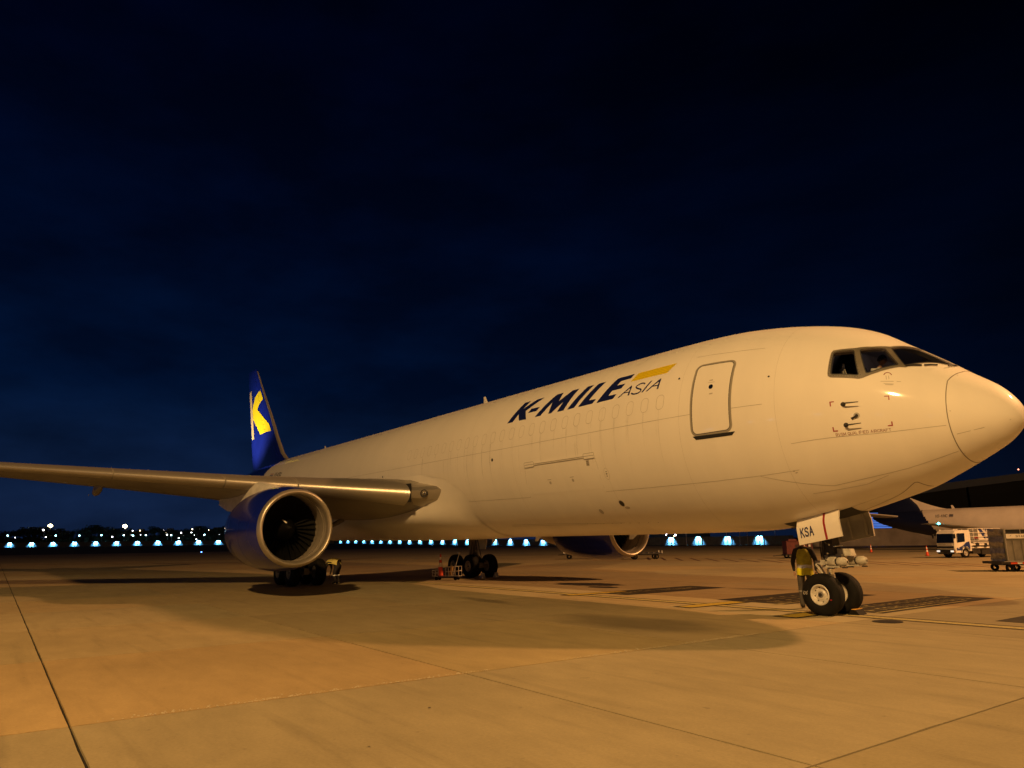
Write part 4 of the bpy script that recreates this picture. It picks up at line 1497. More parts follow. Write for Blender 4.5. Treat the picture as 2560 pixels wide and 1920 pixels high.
    for k in range(8):
        a = rad(-160 - 4 * k) if s_ < 0 else rad(-20 + 4 * k)
        lt.sphere((ENX - 2.2 - .16 * k, y0 + 1.46 * math.cos(rad(184)) * (1 if s_ < 0 else -1), ENZ + .0), .012, 6, 4)
    lt.build('cowl_latch', M['chrome'], root)
    return root
make_engine(-1)
make_engine(1)

# ---------------------------------------------------------------- landing gear
def wheel_parts(parent, name, c, R_, w_, rim_r, out, tm_, rm_, holes=8):
    """one wheel: tyre, rim and hub as sub-parts of it; out = +1/-1 side of the dished face along y"""
    wh = bpy.data.objects.new(name, None)
    COL.objects.link(wh)
    wh.parent = parent
    wh.location = c
    h = w_ / 2
    prof = [(-h * .80, rim_r), (-h * .96, rim_r + .03), (-h, rim_r + (R_ - rim_r) * .45), (-h * .93, rim_r + (R_ - rim_r) * .75), (-h * .70, R_ * .965), (-h * .42, R_ * .993), (-h * .40, R_ * .985), (-h * .36, R_ * .985), (-h * .34, R_ * .997), (-h * .05, R_), (-h * .03, R_ * .99), (h * .03, R_ * .99),
            (h * .05, R_), (h * .34, R_ * .997), (h * .36, R_ * .985), (h * .40, R_ * .985), (h * .42, R_ * .993), (h * .70, R_ * .965), (h * .93, rim_r + (R_ - rim_r) * .75), (h, rim_r + (R_ - rim_r) * .45), (h * .96, rim_r + .03), (h * .80, rim_r)]
    mb = MB()
    mb.lathe(prof, (0, 0, 0), (0, 1, 0), n=44)
    put('tyre', mb, tm_, wh, 40)
    mb = MB()
    o = out
    pr = [(o * h * .84, rim_r + .004), (o * h * .90, rim_r - .012), (o * h * .84, rim_r - .035), (o * h * .55, rim_r - .05), (o * h * .42, rim_r * .72), (o * h * .50, rim_r * .50), (o * h * .62, rim_r * .40), (o * h * .62, rim_r * .30), (o * h * .35, rim_r * .28), (o * h * .35, .001)]
    mb.lathe(pr, (0, 0, 0), (0, 1, 0), n=36)
    mb.lathe([(-o * h * .80, rim_r + .004), (-o * h * .5, rim_r * .8), (-o * h * .5, .001)], (0, 0, 0), (0, 1, 0), n=24)
    put('rim', mb, rm_, wh, 35)
    mb = MB()
    for k in range(holes):
        a = 2 * PI * k / holes + .2
        r_ = rim_r * .70
        mb.cyl((r_ * math.cos(a), o * h * .40, r_ * math.sin(a)), (r_ * math.cos(a), o * h * .475, r_ * math.sin(a)), .016 if holes > 6 else .02, n=8)
    mb.cyl((0, o * h * .36, 0), (0, o * h * .80, 0), rim_r * .20, rim_r * .17, n=12)
    put('wheel_bolt', mb, M['dark'], wh, 40)
    mb = MB()
    mb.cyl((0, o * h * .36, 0), (0, o * h * .70, 0), rim_r * .31, rim_r * .27, n=16)
    put('hub', mb, M['steel'], wh, 40)
    return wh
# nose gear
NWY = .40
for s_ in (-1, 1):
    wh = wheel_parts(plane, 'nose_wheel', (0, s_ * NWY, .475), .485, .36, .235, s_, M['rubber'], M['rim'])
    if s_ == -1:
        # pale crew chalk marks on the sidewall
        mb = MB()
        Q, _ = strokes('SL', .16)
        for qi, q in enumerate(Q):
            pts = []
            for x, y in q:
                a = rad(172) + (x - .7) * .22 * -1
                r_ = .30 + y * .10
                pts.append((r_ * math.cos(a) , -.1845 - .0004 * (qi % 4), r_ * math.sin(a)))
            mb.add(pts, [(0, 1, 2, 3)])
        put('tyre_marking', mb, M['faint'], wh)
        mb = MB()
        mb.box((.285, -.183, -.10), (.05, .006, .028))
        put('slip_mark', mb, M['red'], wh)
leg = MB()
leg.cyl((0.03, 0, 2.45), (0.01, 0, 1.30), .125, n=20)
leg.cyl((0.0, 0, .92), (0, 0, .50), .10, .115, n=18)
leg.cyl((0, -.36, .475), (0, .36, .475), .065, n=14)
nose_leg = leg.build('nose_leg', M['gear'], plane, smooth=40)
mb = MB()
mb.cyl((0.01, 0, 1.34), (0.01, 0, .90), .082, n=18)
mb.build('chrome_piston', M['chrome'], nose_leg, smooth=40)
mb = MB()
for z, r_, h in ((1.30, .17, .07), (1.20, .19, .055), (1.09, .18, .05), (1.145, .15, .09)):
    mb.cyl((0.01, 0, z - h / 2), (0.01, 0, z + h / 2), r_, n=20)
mb.box((-.05, -.17, 1.2), (.12, .1, .12))
mb.box((.05, .16, 1.24), (.14, .1, .14))
mb.build('steering_collar', M['gear'], nose_leg, smooth=40)
mb = MB()
mb.box((0.08, 0, 1.62), (.30, .36, .50), taper=(.8, .8))
for k in range(7):
    a = k * .9
    mb.tube([(.10 * math.cos(a), .16 * math.sin(a), 1.95), (.16 * math.cos(a + .3), .20 * math.sin(a + .3), 1.6), (.15 * math.cos(a), .2 * math.sin(a), 1.34), (.13 * math.cos(a + .5), .16 * math.sin(a + .5), 1.18)], .016 + .006 * (k % 2), n=6)
mb.build('hose_bundle', M['dark'], nose_leg, smooth=50)
for s_ in (-1, 1):
    mb = MB()
    mb.box((-.16, s_ * .075, 1.18), (.34, .03, .07), Matrix.Rotation(rad(8), 3, 'Y'))
    mb.tube([(-.32, s_ * .07, 1.16), (-.22, s_ * .06, 1.02), (-.08, s_ * .06, .72)], .028, n=8)
    mb.cyl((-.33, -.09, 1.16), (-.33, .09, 1.16), .035, n=8)
    mb.build('torque_link', M['gear'], nose_leg, smooth=40)
mb = MB()
mb.tube([(-.34, -.06, 1.12), (-.30, -.08, .98), (-.20, -.08, .85), (-.12, -.1, .72)], .012, n=6)
mb.tube([(-.28, .03, 1.20), (-.36, .0, 1.08), (-.33, -.02, .95)], .012, n=6)
mb.tube([(.06, .1, .85), (.12, .13, .7), (.08, .16, .55)], .014, n=6)
mb.build('brake_hose', M['black'], nose_leg, smooth=50)
# taxi lamps and steering cylinders
for y, x0, z in ((-.24, .12, 1.225), (.30, .30, 1.245)):
    mb = MB()
    mb.lathe([(0, .05), (.02, .10), (.06, .115), (.17, .115), (.20, .10), (.205, .085)], (x0, y, z), (1, 0, 0), n=18)
    mb.lathe([(.0, .085), (.02, .10), (.16, .105), (.22, .075), (.235, .03)], (x0 + .235, y, z), (1, 0, 0), n=18)
    mb.box((x0 + .14, y, z - .115), (.30, .10, .035))
    mb.build('steering_cylinder', M['gear'], nose_leg, smooth=40)
    mb = MB()
    mb.cyl((x0 + .22, y, z), (x0 + .245, y, z), .09, n=18)
    mb.box((x0 + .05, y, z - .15), (.14, .08, .03))
    mb.box((x0 + .40, y, z - .13), (.10, .09, .03))
    mb.build('cylinder_band', M['dark'], nose_leg, smooth=40)
mb = MB()
mb.box((.36, .10, 1.44), (.44, .22, .16), taper=(.85, .8))
mb.box((.22, .0, 1.35), (.30, .18, .10))
mb.build('steering_housing', M['gear'], nose_leg, smooth=30)
mb = MB()
mb.cyl((.06, -.12, 1.55), (.40, -.02, 1.60), .018, n=8)
mb.cyl((.06, .0, 1.52), (.06, -.22, 1.70), .02, n=8)
for k, q in enumerate(((.13, -.15, 1.62), (.18, -.12, 1.5), (.10, -.2, 1.42), (.15, .15, 1.58))):
    mb.sphere(q, .035, 8, 6)
mb.build('gear_fitting', M['chrome'], nose_leg, smooth=50)
mb = MB()
mb.cyl((.06, 0, 2.3), (-.9, 0, 2.05), .05, n=10)
mb.cyl((0.0, -.2, 1.75), (-.55, -.28, 2.1), .035, n=8)
mb.build('drag_brace', M['dark'], nose_leg, smooth=40)
# wheel well: the dark of the opening painted as a black patch on the belly
decal('wheel_well_shade', [[(-.75, -76), (1.02, -74), (1.02, -106), (-.75, -104)]], M['black'], plane, off=.004)
# nose gear doors
def gear_door(s_):
    mb = MB()
    rings = []
    for k in range(7):
        t = k / 6
        x0, x1 = -.33 + .05 * t, .755 + .055 * t
        # outline in x,z slopes with the belly; section bends in near the hinge
        zt0, zt1 = 2.20, 2.42
        zb0, zb1 = 1.61, 1.81
        y = -(.66 + .075 * min(1, t * 3.2) + .015 * math.sin(t * PI)) if True else 0
        rings.append((x0, x1, zt0 + (zb0 - zt0) * t, zt1 + (zb1 - zt1) * t, y))
    for off_ in (0.0, .045):
        pass
    vs, fs = [], []
    nX = 7
    for side_ in (0, 1):
        for x0, x1, z0, z1, y in rings:
            for i in range(nX):
                u = i / (nX - 1)
                vs.append((x0 + (x1 - x0) * u, (y + .05 * side_) * (-s_), z0 + (z1 - z0) * u))
    nr = len(rings)
    B_ = nr * nX
    for j in range(nr - 1):
        for i in range(nX - 1):
            a = j * nX + i
            fs.append((a, a + 1, a + nX + 1, a + nX))
            fs.append((B_ + a, B_ + a + nX, B_ + a + nX + 1, B_ + a + 1))
    for j in range(nr - 1):
        for i in (0, nX - 1):
            a = j * nX + i
            fs.append((a, a + nX, B_ + a + nX, B_ + a))
    for i in range(nX - 1):
        for j in (0, nr - 1):
            a = j * nX + i
            fs.append((a, a + 1, B_ + a + 1, B_ + a))
    mb.add(vs, fs)
    mi = []
    d = mb.build('nose_gear_door', [M['doorwhite'], M['grey']], plane, smooth=30)
    for p in d.data.polygons:
        if p.normal.y * s_ < -.5: p.material_index = 1
    def P(u, t, lift):
        x0, x1 = -.33 + .05 * t, .755 + .055 * t
        y = -(.66 + .075 * min(1, t * 3.2) + .015 * math.sin(t * PI)) - lift
        return (x0 + (x1 - x0) * u, y * (-s_), (2.20 + .22 * u) * (1 - t) + (1.61 + .20 * u) * t)
    mb = MB()
    for k in range(8):
        a, b = k / 8, (k + 1) / 8
        u0, u1 = .635, .685
        mb.add([P(u0, a, .007), P(u1, a, .007), P(u1, b, .007), P(u0, b, .007)], [(0, 1, 2, 3)])
    mb.build('door_stripe', M['red'], d)
    if s_ == -1:
        mb = MB()
        Q, tot = strokes('KSA', .17)
        for qi, q in enumerate(Q):
            mb.add([P(.085 + x / tot * .30, .72 - y * .33, .008 + .0004 * (qi % 4)) for x, y in q], [(0, 1, 2, 3)])
        mb.build('door_lettering', M['navy'], d)
    # inner stiffeners and hinge arms
    mb = MB()
    for u in (.18, .5, .85):
        q = [P(u, .12, -.06), P(u, .9, -.06), P(u + .05, .9, -.06), P(u + .05, .12, -.06)]
        mb.prism(q, (0, .05 * s_ * -1, 0))
    mb.build('door_rib', M['grey'], d)
gear_door(-1)
gear_door(1)
# main gear
for s_ in (-1, 1):
    gx, gy = -22.76, s_ * 4.65
    mb = MB()
    mb.cyl((gx + .35, gy - s_ * .35, 3.7), (gx, gy, 1.15), .22, .19, n=18)
    mb.cyl((gx, gy, 1.2), (gx, gy, .62), .15, n=16)
    mb.box((gx, gy, .60), (1.7, .24, .26))
    for x in (-.71, .71):
        mb.cyl((gx + x, gy - .6, .56), (gx + x, gy + .6, .56), .09, n=12)
    mb.cyl((gx + .05, gy, 2.1), (gx - 1.6, gy - s_ * .3, 3.3), .10, n=10)
    mb.cyl((gx + .05, gy, 1.9), (gx + .2, gy - s_ * 1.9, 2.9), .11, n=10)
    mb.tube([(gx + .2, gy, 1.3), (gx + .55, gy, 1.05), (gx + .5, gy, .78)], .05, n=8)
    lg = mb.build('main_gear_leg', M['dark'] if False else grime(mat('main_leg_paint', (0.20, 0.18, 0.15), .5), amount=.4, scale=(3, 3, 3)), plane, smooth=40)
    mb = MB()
    for q in (-.5, -.2, .15, .5):
        mb.tube([(gx + .24, gy + q * .3, 1.9), (gx + .3, gy + q * .6, 1.2), (gx + q, gy + q * .5, .85), (gx + q * 1.2, gy + q, .75)], .02, n=6)
    mb.build('hydraulic_hose', M['black'], lg, smooth=50)
    mb = MB()
    mb.box((gx + .1, gy + s_ * .42, 2.45), (1.5, .05, 2.1), Matrix.Rotation(rad(-9 * s_), 3, 'X'))
    mb.build('main_gear_door', M['white2'], lg)
    for x in (-.71, .71):
        for w_ in (-.57, .57):
            wheel_parts(plane, 'main_wheel', (gx + x, gy + w_, .575), .585, .44, .275, 1 if w_ > 0 else -1, M['rubber'], M['mainrim'])
# ================================================================== SECOND AIRCRAFT (behind the nose)
jet = thing('parked_jet', 'smaller cream jet with dark blue tail parked behind the fuel truck', 'aircraft')
JY = 84.0
def jsec(X):
    s = -10.0 - X
    k = np.interp(s, [0, .4, 1.2, 2.5, 4.2, 6], [.05, .35, .62, .85, .97, 1])
    zt, zb, w = 3.2 + 2.0 * k, 3.2 - 1.95 * k, 1.88 * k
    t = np.interp(X, [-42.2, -41.3, -39.5, -37.5, -35, -32, -28.5], [0, 1, 2, 3, 4, 5, 6])
    zt_ = np.interp(t, [0, 1, 2, 3, 4, 5, 6], [4.55, 4.75, 4.95, 5.08, 5.16, 5.2, 5.2])
    zb_ = np.interp(t, [0, 1, 2, 3, 4, 5, 6], [4.15, 3.55, 2.92, 2.38, 1.85, 1.42, 1.25])
    w_ = np.interp(t, [0, 1, 2, 3, 4, 5, 6], [.12, .42, .85, 1.22, 1.55, 1.8, 1.88])
    if X < -28.5: zt, zb, w = zt_, zb_, w_
    return zt, zb, w
mb = MB()
rings = []
for X in list(np.arange(-42.2, -28.4, .12)) + list(np.arange(-28, -10.3, 1.2)) + [-10.2, -10.02]:
    zt, zb, w = jsec(X)
    zc, h = (zt + zb) / 2, (zt - zb) / 2
    rings.append([(X, JY + w * math.cos(a), zc + h * math.sin(a)) for a in np.linspace(0, 2 * PI, 41)[:-1]])
mb.loft(rings)
M['jetwhite'] = grime(mat('jet_paint', (0.66, 0.60, 0.53), .35), scale=(.4, .4, .4), amount=.15)
M['jetblue'] = mat('jet_tail_blue', (0.006, 0.009, 0.035), .35)
body = mb.build('fuselage', [M['jetwhite'], M['jetblue']], jet, smooth=60)
for p in body.data.polygons:
    c = p.center
    p.material_index = 1 if c.x < -35.35 + (5.13 - c.z) * .66 else 0
mb = MB()
rr = []
for z, xl, xt, hw in ((4.6, -35.3, -41.6, .22), (5.2, -35.2, -41.4, .22), (6.8, -36.95, -41.7, .20), (9.5, -39.7, -42.9, .16), (12.2, -42.4, -44.3, .10)):
    c = xl - xt
    rr.append([(xl - x * c, JY + y * c, z) for x, y in airfoil(10, .09)])
mb.loft(rr)
mb.build('tail_fin', M['jetblue'], jet, smooth=50)
mb = MB()
rr = []
for t in np.linspace(0, 1, 8):
    x = -32.3 - 4.6 * t
    z = 5.17 + 1.66 * t ** 1.35
    hw = .05 + .10 * t
    rr.append([(x, JY - hw - .1, 5.0), (x, JY - hw, (z + 5.0) / 2), (x, JY, z), (x, JY + hw, (z + 5.0) / 2), (x, JY + hw + .1, 5.0)])
mb.loft(rr)
mb.build('dorsal_fillet', M['jetwhite'], jet, smooth=50)
for s_ in (-1, 1):
    mb = MB()
    rg = []
    for yy, xl, c, z in ((.4, -38.0, 3.5, 4.35), (6.3, -41.6, 1.3, 5.05)):
        rg.append([(xl - x * c, JY + s_ * yy, z + y * c) for x, y in airfoil(10, .10)])
    mb.loft(rg)
    mb.build('tailplane', M['jetwhite'], jet, smooth=50)
    mb = MB()
    rg = []
    for yy, xl, c, z, tc in ((1.2, -21.2, 7.6, 1.75, .14), (4.8, -23.3, 4.6, 2.15, .13), (14.2, -27.6, 1.6, 3.12, .11), (14.45, -28.0, 1.0, 3.15, .06)):
        rg.append([(xl - x * c, JY + s_ * yy, z + y * c) for x, y in airfoil(10, tc)])
    mb.loft(rg)
    w_ = mb.build('wing', M['wing'], jet, smooth=50)
    if s_ == -1:
        lb = MB()
        lb.sphere((-27.55, JY - 14.3, 3.13), .13, 10, 8)
        lb.build('wingtip_light', mat('green_nav_light', (.1, .8, .8), .3, emit=(0.05, 0.85, 0.90), es=22), w_)
        wk = MB()
        wk.cyl((-28.95, JY - 14.4, 3.13), (-29.4, JY - 14.4, 3.10), .03, .012, n=6)
        wk.build('static_wick', M['steel'], w_)
    mb = MB()
    mb.lathe([(0, .74), (.1, .86), (1, .95), (2.6, .85), (3.6, .6)], (-20.2, JY + s_ * 4.9, 1.25), (-1, 0, 0), n=24)
    mb.build('engine', M['jetblue'], jet, smooth=60)
mb = MB()
mb.loft([[(-31.5, JY - .03, 5.15), (-31.9, JY - .03, 5.15), (-31.9, JY + .03, 5.15), (-31.5, JY + .03, 5.15)], [(-31.75, JY - .02, 5.62), (-31.95, JY - .02, 5.62), (-31.95, JY + .02, 5.62), (-31.75, JY + .02, 5.62)]])
mb.build('blade_aerial', M['jetwhite'], jet)
def jside(x, z, off=.02):
    zt, zb, w = jsec(x)
    zc, h = (zt + zb) / 2, (zt - zb) / 2
    return (x, JY - w * math.sqrt(max(0, 1 - ((z - zc) / h) ** 2)) - off, z)
mb = MB()
Q, tot = strokes('HS-KMC', .12)
for qi, q in enumerate(Q):
    mb.add([jside(-33.35 + x / tot * 1.45, 4.10 + y * .34, .02 + .001 * (qi % 4)) for x, y in q], [(0, 1, 2, 3)])
mb.build('registration', M['black'], jet)
for k, (a, b) in enumerate(((4.10, 4.17), (4.22, 4.33), (4.37, 4.44))):
    mb = MB()
    mb.add([jside(-31.7, a), jside(-31.2, a), jside(-31.2, b), jside(-31.7, b)], [(0, 1, 2, 3)])
    mb.build('flag_stripe', M['navy'] if k == 1 else M['dark'], jet)
mb = MB()
mb.cyl((-24.0, JY - 2.6, 2.0), (-24.0, JY - 2.6, .5), .12, n=10)
mb.cyl((-13.5, JY, 2.0), (-13.5, JY, .4), .09, n=10)
mb.cyl((-24.0, JY + 2.6, 2.0), (-24.0, JY + 2.6, .5), .12, n=10)
mb.build('gear_leg', M['gear'], jet)
for x, y, r_ in ((-24, JY - 2.9, .5), (-24, JY - 2.3, .5), (-24, JY + 2.3, .5), (-24, JY + 2.9, .5), (-13.5, JY - .25, .34), (-13.5, JY + .25, .34)):
    mb = MB()
    mb.lathe([(-.14, r_ * .5), (-.16, r_ * .85), (-.1, r_), (.1, r_), (.16, r_ * .85), (.14, r_ * .5)], (x, y, r_), (0, 1, 0), n=20)
    mb.build('wheel', M['rubber'], jet, smooth=40)

# ================================================================== FUEL TRUCK
tr = thing('fuel_truck', 'white and blue cab-over fuelling truck with railed platform beside the cream jet', 'truck', (-18.04, 48.35, 0), rad(-110))
M['cab'] = grime(mat('truck_white', (0.78, 0.74, 0.66), .35), scale=(3, 3, 3), amount=.12)
M['cabblue'] = mat('truck_blue', (0.02, 0.035, 0.16), .35)
M['plastic'] = mat('dark_plastic', (0.02, 0.02, 0.02), .6)
HWd = .93
sec = [(-.02, .42), (.0, .95), (-.05, 1.18), (-.10, 1.95), (-.30, 2.18), (-.55, 2.24), (-1.55, 2.24), (-1.62, 2.1), (-1.62, .55), (-1.35, .55), (-1.3, .72), (-1.18, .86), (-.92, .86), (-.80, .72), (-.74, .42)]
mb = MB()
mb.loft([[(x - (.10 if abs(y) > .85 else 0), y, z) for x, z in sec] for y in (-HWd, -.84, .84, HWd)])
put('cab', mb, M['cab'], tr, 30)
mb = MB()
mb.add([(.0, -.80, 1.22), (.0, .80, 1.22), (-.075, .76, 1.95), (-.075, -.76, 1.95)], [(0, 1, 2, 3)])
mb.add([(-.13, .845, 1.22), (-.16, .80, 1.95), (-.062, .78, 1.95), (.012, .815, 1.22)], [(0, 1, 2, 3)])
mb.v = [(x + .012, y, z) for x, y, z in mb.v]
put('windscreen', mb, M['tglass'], tr)
for s_ in (-1, 1):
    mb = MB()
    y = s_ * (HWd + .006)
    mb.add([(-.28, y, 1.22), (-1.10, y, 1.30), (-1.15, y, 1.98), (-.38, y, 1.98)], [(0, 1, 2, 3)])
    mb.add([(-.13 - .1, y, 1.22), (-.25, y, 1.22), (-.35, y, 1.95), (-.28, y, 1.95)], [(0, 1, 2, 3)])
    put('side_window', mb, M['tglass'], tr)
    mb = MB()
    mb.add([(-.14, y, .60), (-.14, y, .80), (-.5, y, .86), (-.9, y, 1.02), (-1.2, y, 1.25), (-1.55, y, 1.32), (-1.6, y, .9), (-1.55, y, .62), (-1.3, y, .90), (-.8, y, .90), (-.75, y, .60)], [tuple(range(11))])
    put('blue_flash', mb, M['cabblue'], tr)
    mb = MB()
    q = [(-.42, 1.02), (-.30, 1.02), (-.30, .90), (-.42, .90)]
    mb.add([(x, s_ * (HWd + .012), z - .15) for x, z in q], [(0, 1, 2, 3)])
    put('placard', mb, M['reflect'], tr)
    mb = MB()
    mb.box((.05, s_ * (HWd + .12), 1.75), (.08, .14, .36))
    mb.cyl((-.1, s_ * HWd, 1.95), (.05, s_ * (HWd + .12), 1.92), .015, n=6)
    put('mirror', mb, M['plastic'], tr)
mb = MB()
mb.box((.01, 0, .55), (.10, 1.78, .26))
mb.box((.03, 0, .86), (.05, 1.66, .16))
mb.box((.0, 0, .36), (.10, 1.5, .10))
put('bumper', mb, M['plastic'], tr)
mb = MB()
mb.box((.05, 0, 1.10), (.03, 1.5, .20))
put('grille_panel', mb, M['cab'], tr)
mb = MB()
Q, tot = strokes('HIC', .2)
for qi, q in enumerate(Q[:0]):
    pass
for k in range(7):
    mb.box((.068, -.55 + .10 * k, 1.11), (.006, .06, .05))
put('grille_emblem', mb, M['seam'], tr)
for s_ in (-1, 1):
    mb = MB()
    mb.box((.062, s_ * .68, .54), (.05, .30, .13))
    put('headlight', mb, mat('headlamp_glass', (.8, .78, .72), .1, emit=(1.0, .93, .8), es=.9), tr)
    mb = MB()
    mb.box((.06, s_ * .87, .53), (.06, .07, .12))
    put('indicator', mb, M['wood'], tr)
mb = MB()
mb.box((-.8, .0, 2.27), (.5, .9, .05))
mb.box((-.35, -.7, 2.26), (.1, .1, .08))
put('roof_beacon', mb, M['cab'], tr)
# chassis and fuelling gear
mb = MB()
mb.box((-4.2, 0, .62), (5.4, .8, .16))
mb.box((-2.4, 0, .50), (.8, 1.5, .36))
mb.box((-3.4, .5, .45), (.9, .5, .4))
mb.box((-5.2, 0, .9), (2.6, 1.5, .4))
put('chassis', mb, M['dark'], tr)
mb = MB()
mb.cyl((-1.9, .70, 1.05), (-5.2, .70, 1.05), .10, n=12)
mb.cyl((-1.9, .55, .80), (-5.2, .80, .80), .07, n=12)
mb.cyl((-1.8, .72, 1.02), (-1.95, .72, 1.02), .15, n=12)
mb.box((-3.6, .74, 1.22), (3.0, .16, .06))
put('hose_pipe', mb, M['cab'], tr, 40)
mb = MB()
mb.cyl((-2.5, .45, 1.05), (-2.5, .85, 1.05), .17, n=16)
mb.cyl((-3.4, .45, 1.0), (-3.4, .85, 1.0), .15, n=16)
put('hose_reel', mb, M['plastic'], tr, 40)
mb = MB()
for x in (-1.8, -2.3, -2.8, -3.6, -4.4, -5.2):
    for y in (-.75, .75):
        mb.cyl((x, y, 1.3), (x, y, 2.35), .022, n=6)
for z in (1.7, 2.02, 2.35):
    for y in (-.75, .75):
        mb.cyl((-1.8, y, z), (-5.2, y, z), .02, n=6)
    mb.cyl((-1.8, -.75, z), (-1.8, .75, z), .02, n=6)
for k in range(5):
    mb.cyl((-1.80, .40, 1.0 + .25 * k), (-1.80, .70, 1.0 + .25 * k), .015, n=6)
put('platform_railing', mb, M['cab'], tr, 40)
mb = MB()
mb.box((-3.5, 0, 1.34), (3.6, 1.6, .08))
put('platform_deck', mb, M['grey'], tr)
mb = MB()
mb.box((-3.6, .20, 1.90), (1.4, .9, .95))
put('equipment_cabinet', mb, M['cab'], tr)
mb = MB()
y = .657
mb.add([(-2.92, y, 2.36), (-3.25, y, 2.36), (-4.0, y, 1.55), (-3.5, y, 1.55)], [(0, 1, 2, 3)])
mb.add([(-3.5, y + .002, 2.36), (-4.28, y + .002, 2.36), (-4.28, y + .002, 1.6)], [(0, 1, 2)])
put('cabinet_flash', mb, M['cabblue'], tr)
mb = MB()
mb.cyl((-3.95, y, 2.15), (-3.95, y + .012, 2.15), .13, n=14)
mb.box((-3.85, y + .006, 1.80), (.60, .012, .16))
put('cabinet_placard', mb, M['reflect'], tr)
mb = MB()
mb.box((-2.7, .66, 1.60), (.5, .03, .10))
put('red_placard', mb, M['red'], tr)
for x in (-1.05, -4.7):
    for s_ in (-1, 1):
        wh = bpy.data.objects.new('wheel', None)
        COL.objects.link(wh)
        wh.parent = tr
        wh.location = (x, s_ * .82, .40)
        mb = MB()
        mb.lathe([(-.12, .22), (-.13, .34), (-.09, .40), (.09, .40), (.13, .34), (.12, .22)], (0, 0, 0), (0, 1, 0), n=22)
        put('tyre', mb, M['rubber'], wh, 40)
        mb = MB()
        mb.lathe([(s_ * .10, .225), (s_ * .04, .17), (s_ * .06, .08), (s_ * .10, .06), (s_ * .10, .001)], (0, 0, 0), (0, 1, 0), n=16)
        put('rim', mb, M['mainrim'], wh, 40)
    mb = MB()
    if x == -1.05:
        for s_ in (-1, 1):
            mb.lathe([(0, .46), (.02, .46), (.02, .49), (0, .49)], (x, s_ * .93, .40), (0, s_, 0), n=14, closed=True, a0=0.1, a1=PI - .1, up=(1, 0, 0) if s_ < 0 else (-1, 0, 0))
        put('wheel_arch', mb, M['plastic'], tr)

# ================================================================== CARGO CONTAINER ON ITS DOLLY
dl = thing('container_dolly', 'low flat airport dolly carrying the wrapped container at right', 'dolly', (-5.3, 24.9, 0), rad(47))
mb = MB()
mb.box((1.75, .85, .42), (3.9, 1.9, .12))
mb.box((1.75, .85, .34), (3.4, 1.2, .08))
put('platform', mb, M['dark'], dl)
mb = MB()
for k in range(4):
    mb.box((.35 + .55 * k, -.105, .42), (.30, .012, .09))
put('reflector_plate', mb, M['orange'], dl)
mb = MB()
for k in range(3):
    mb.box((.62 + .55 * k, -.107, .42), (.22, .012, .09))
put('reflector_plate', mb, M['reflect'], dl)
mb = MB()
mb.box((1.75, -.11, .495), (3.7, .03, .03))
put('edge_rail', mb, M['steel'], dl)
for x in (.25, 1.3, 2.6):
    for y in (.15, 1.55):
        mb = MB()
        mb.lathe([(-.09, .1), (-.10, .15), (-.07, .18), (.07, .18), (.10, .15), (.09, .1)], (x, y, .18), (0, 1, 0), n=16)
        mb.cyl((x, y - .05, .18), (x, y - .05, .38), .04, n=8)
        put('wheel', mb, M['rubber'], dl, 40)
mb = MB()
for x in (.62, .80, 1.05):
    mb.tube([(x, -.05, .36), (x + .02, -.08, .26), (x + .12, -.08, .26), (x + .14, -.05, .34)], .012, n=6)
put('stirrup', mb, M['steel'], dl)
cn = thing('cargo_container', 'grey plastic-wrapped cargo container with cream sign band on the right-hand dolly', 'container', (-5.3, 24.9, .482), rad(47))
M['wrap'] = grime(mat('plastic_wrap', (0.23, 0.21, 0.22), .18, coat=.4), scale=(2, 2, 1.2), amount=.5, nscale=2.5, bump=.5, bscale=5)
M['contgrey'] = grime(mat('container_panel', (0.20, 0.185, 0.15), .45), scale=(1.5, 1.5, 1.5), amount=.35)
def crumple(mb, seed, amp):
    r_ = random.Random(seed)
    mb.v = [(x + r_.gauss(0, amp), y + r_.gauss(0, amp), z + r_.gauss(0, amp * .6)) for x, y, z in mb.v]
mb = MB()
mb.box((1.65, .80, .80), (3.0, 1.40, 1.58))
put('body', mb, M['contgrey'], cn)
mb = MB()
n1, n2 = 12, 14
vs = []
for j in range(n2 + 1):
    for i in range(n1 + 1):
        vs.append((.135 + (.04 * math.sin(j * 1.3) if 0 < i < n1 else 0), .08 + 1.44 * i / n1, .01 + 1.60 * j / n2))
mb.add(vs, [(j * (n1 + 1) + i, j * (n1 + 1) + i + 1, (j + 1) * (n1 + 1) + i + 1, (j + 1) * (n1 + 1) + i) for j in range(n2) for i in range(n1)])
r_ = random.Random(2)
mb.v = [(x - abs(r_.gauss(0, .030)), y, z) for x, y, z in mb.v]
put('plastic_cover', mb, M['wrap'], cn, 80)
mb = MB()
mb.box((1.70, .085, 1.245), (2.88, .02, .22))
put('sign_band', mb, M['cab'], cn)
xw = .72
for word in ('STARLUX', 'CARGO'):
    mb = MB()
    Q, tot = strokes(word, .17)
    for qi, q in enumerate(Q):
        mb.add([(xw + x * .15, .072 - .0006 * (qi % 4), 1.20 + y * .09) for x, y in q], [(0, 1, 2, 3)])
    put('sign_lettering', mb, M['seam'], cn)
    xw += tot * .15 + .10
mb = MB()
mb.add([(.40, .072, 1.21), (.50, .072, 1.27), (.46, .072, 1.27), (.56, .072, 1.32), (.47, .072, 1.30), (.45, .072, 1.25)], [(0, 1, 2, 3, 4, 5)])
put('sign_emblem', mb, M['seam'], cn)
mb = MB()
mb.box((1.70, .09, 1.475), (2.86, .014, .20))
put('vent_panel', mb, M['black'], cn)
mb = MB()
for x in (.24, .95, 1.7, 2.45, 3.12):
    mb.box((x, .078, 1.475), (.03, .02, .20))
mb.box((1.68, .078, 1.59), (2.95, .04, .035))
mb.box((1.68, .078, .02), (2.95, .04, .05))
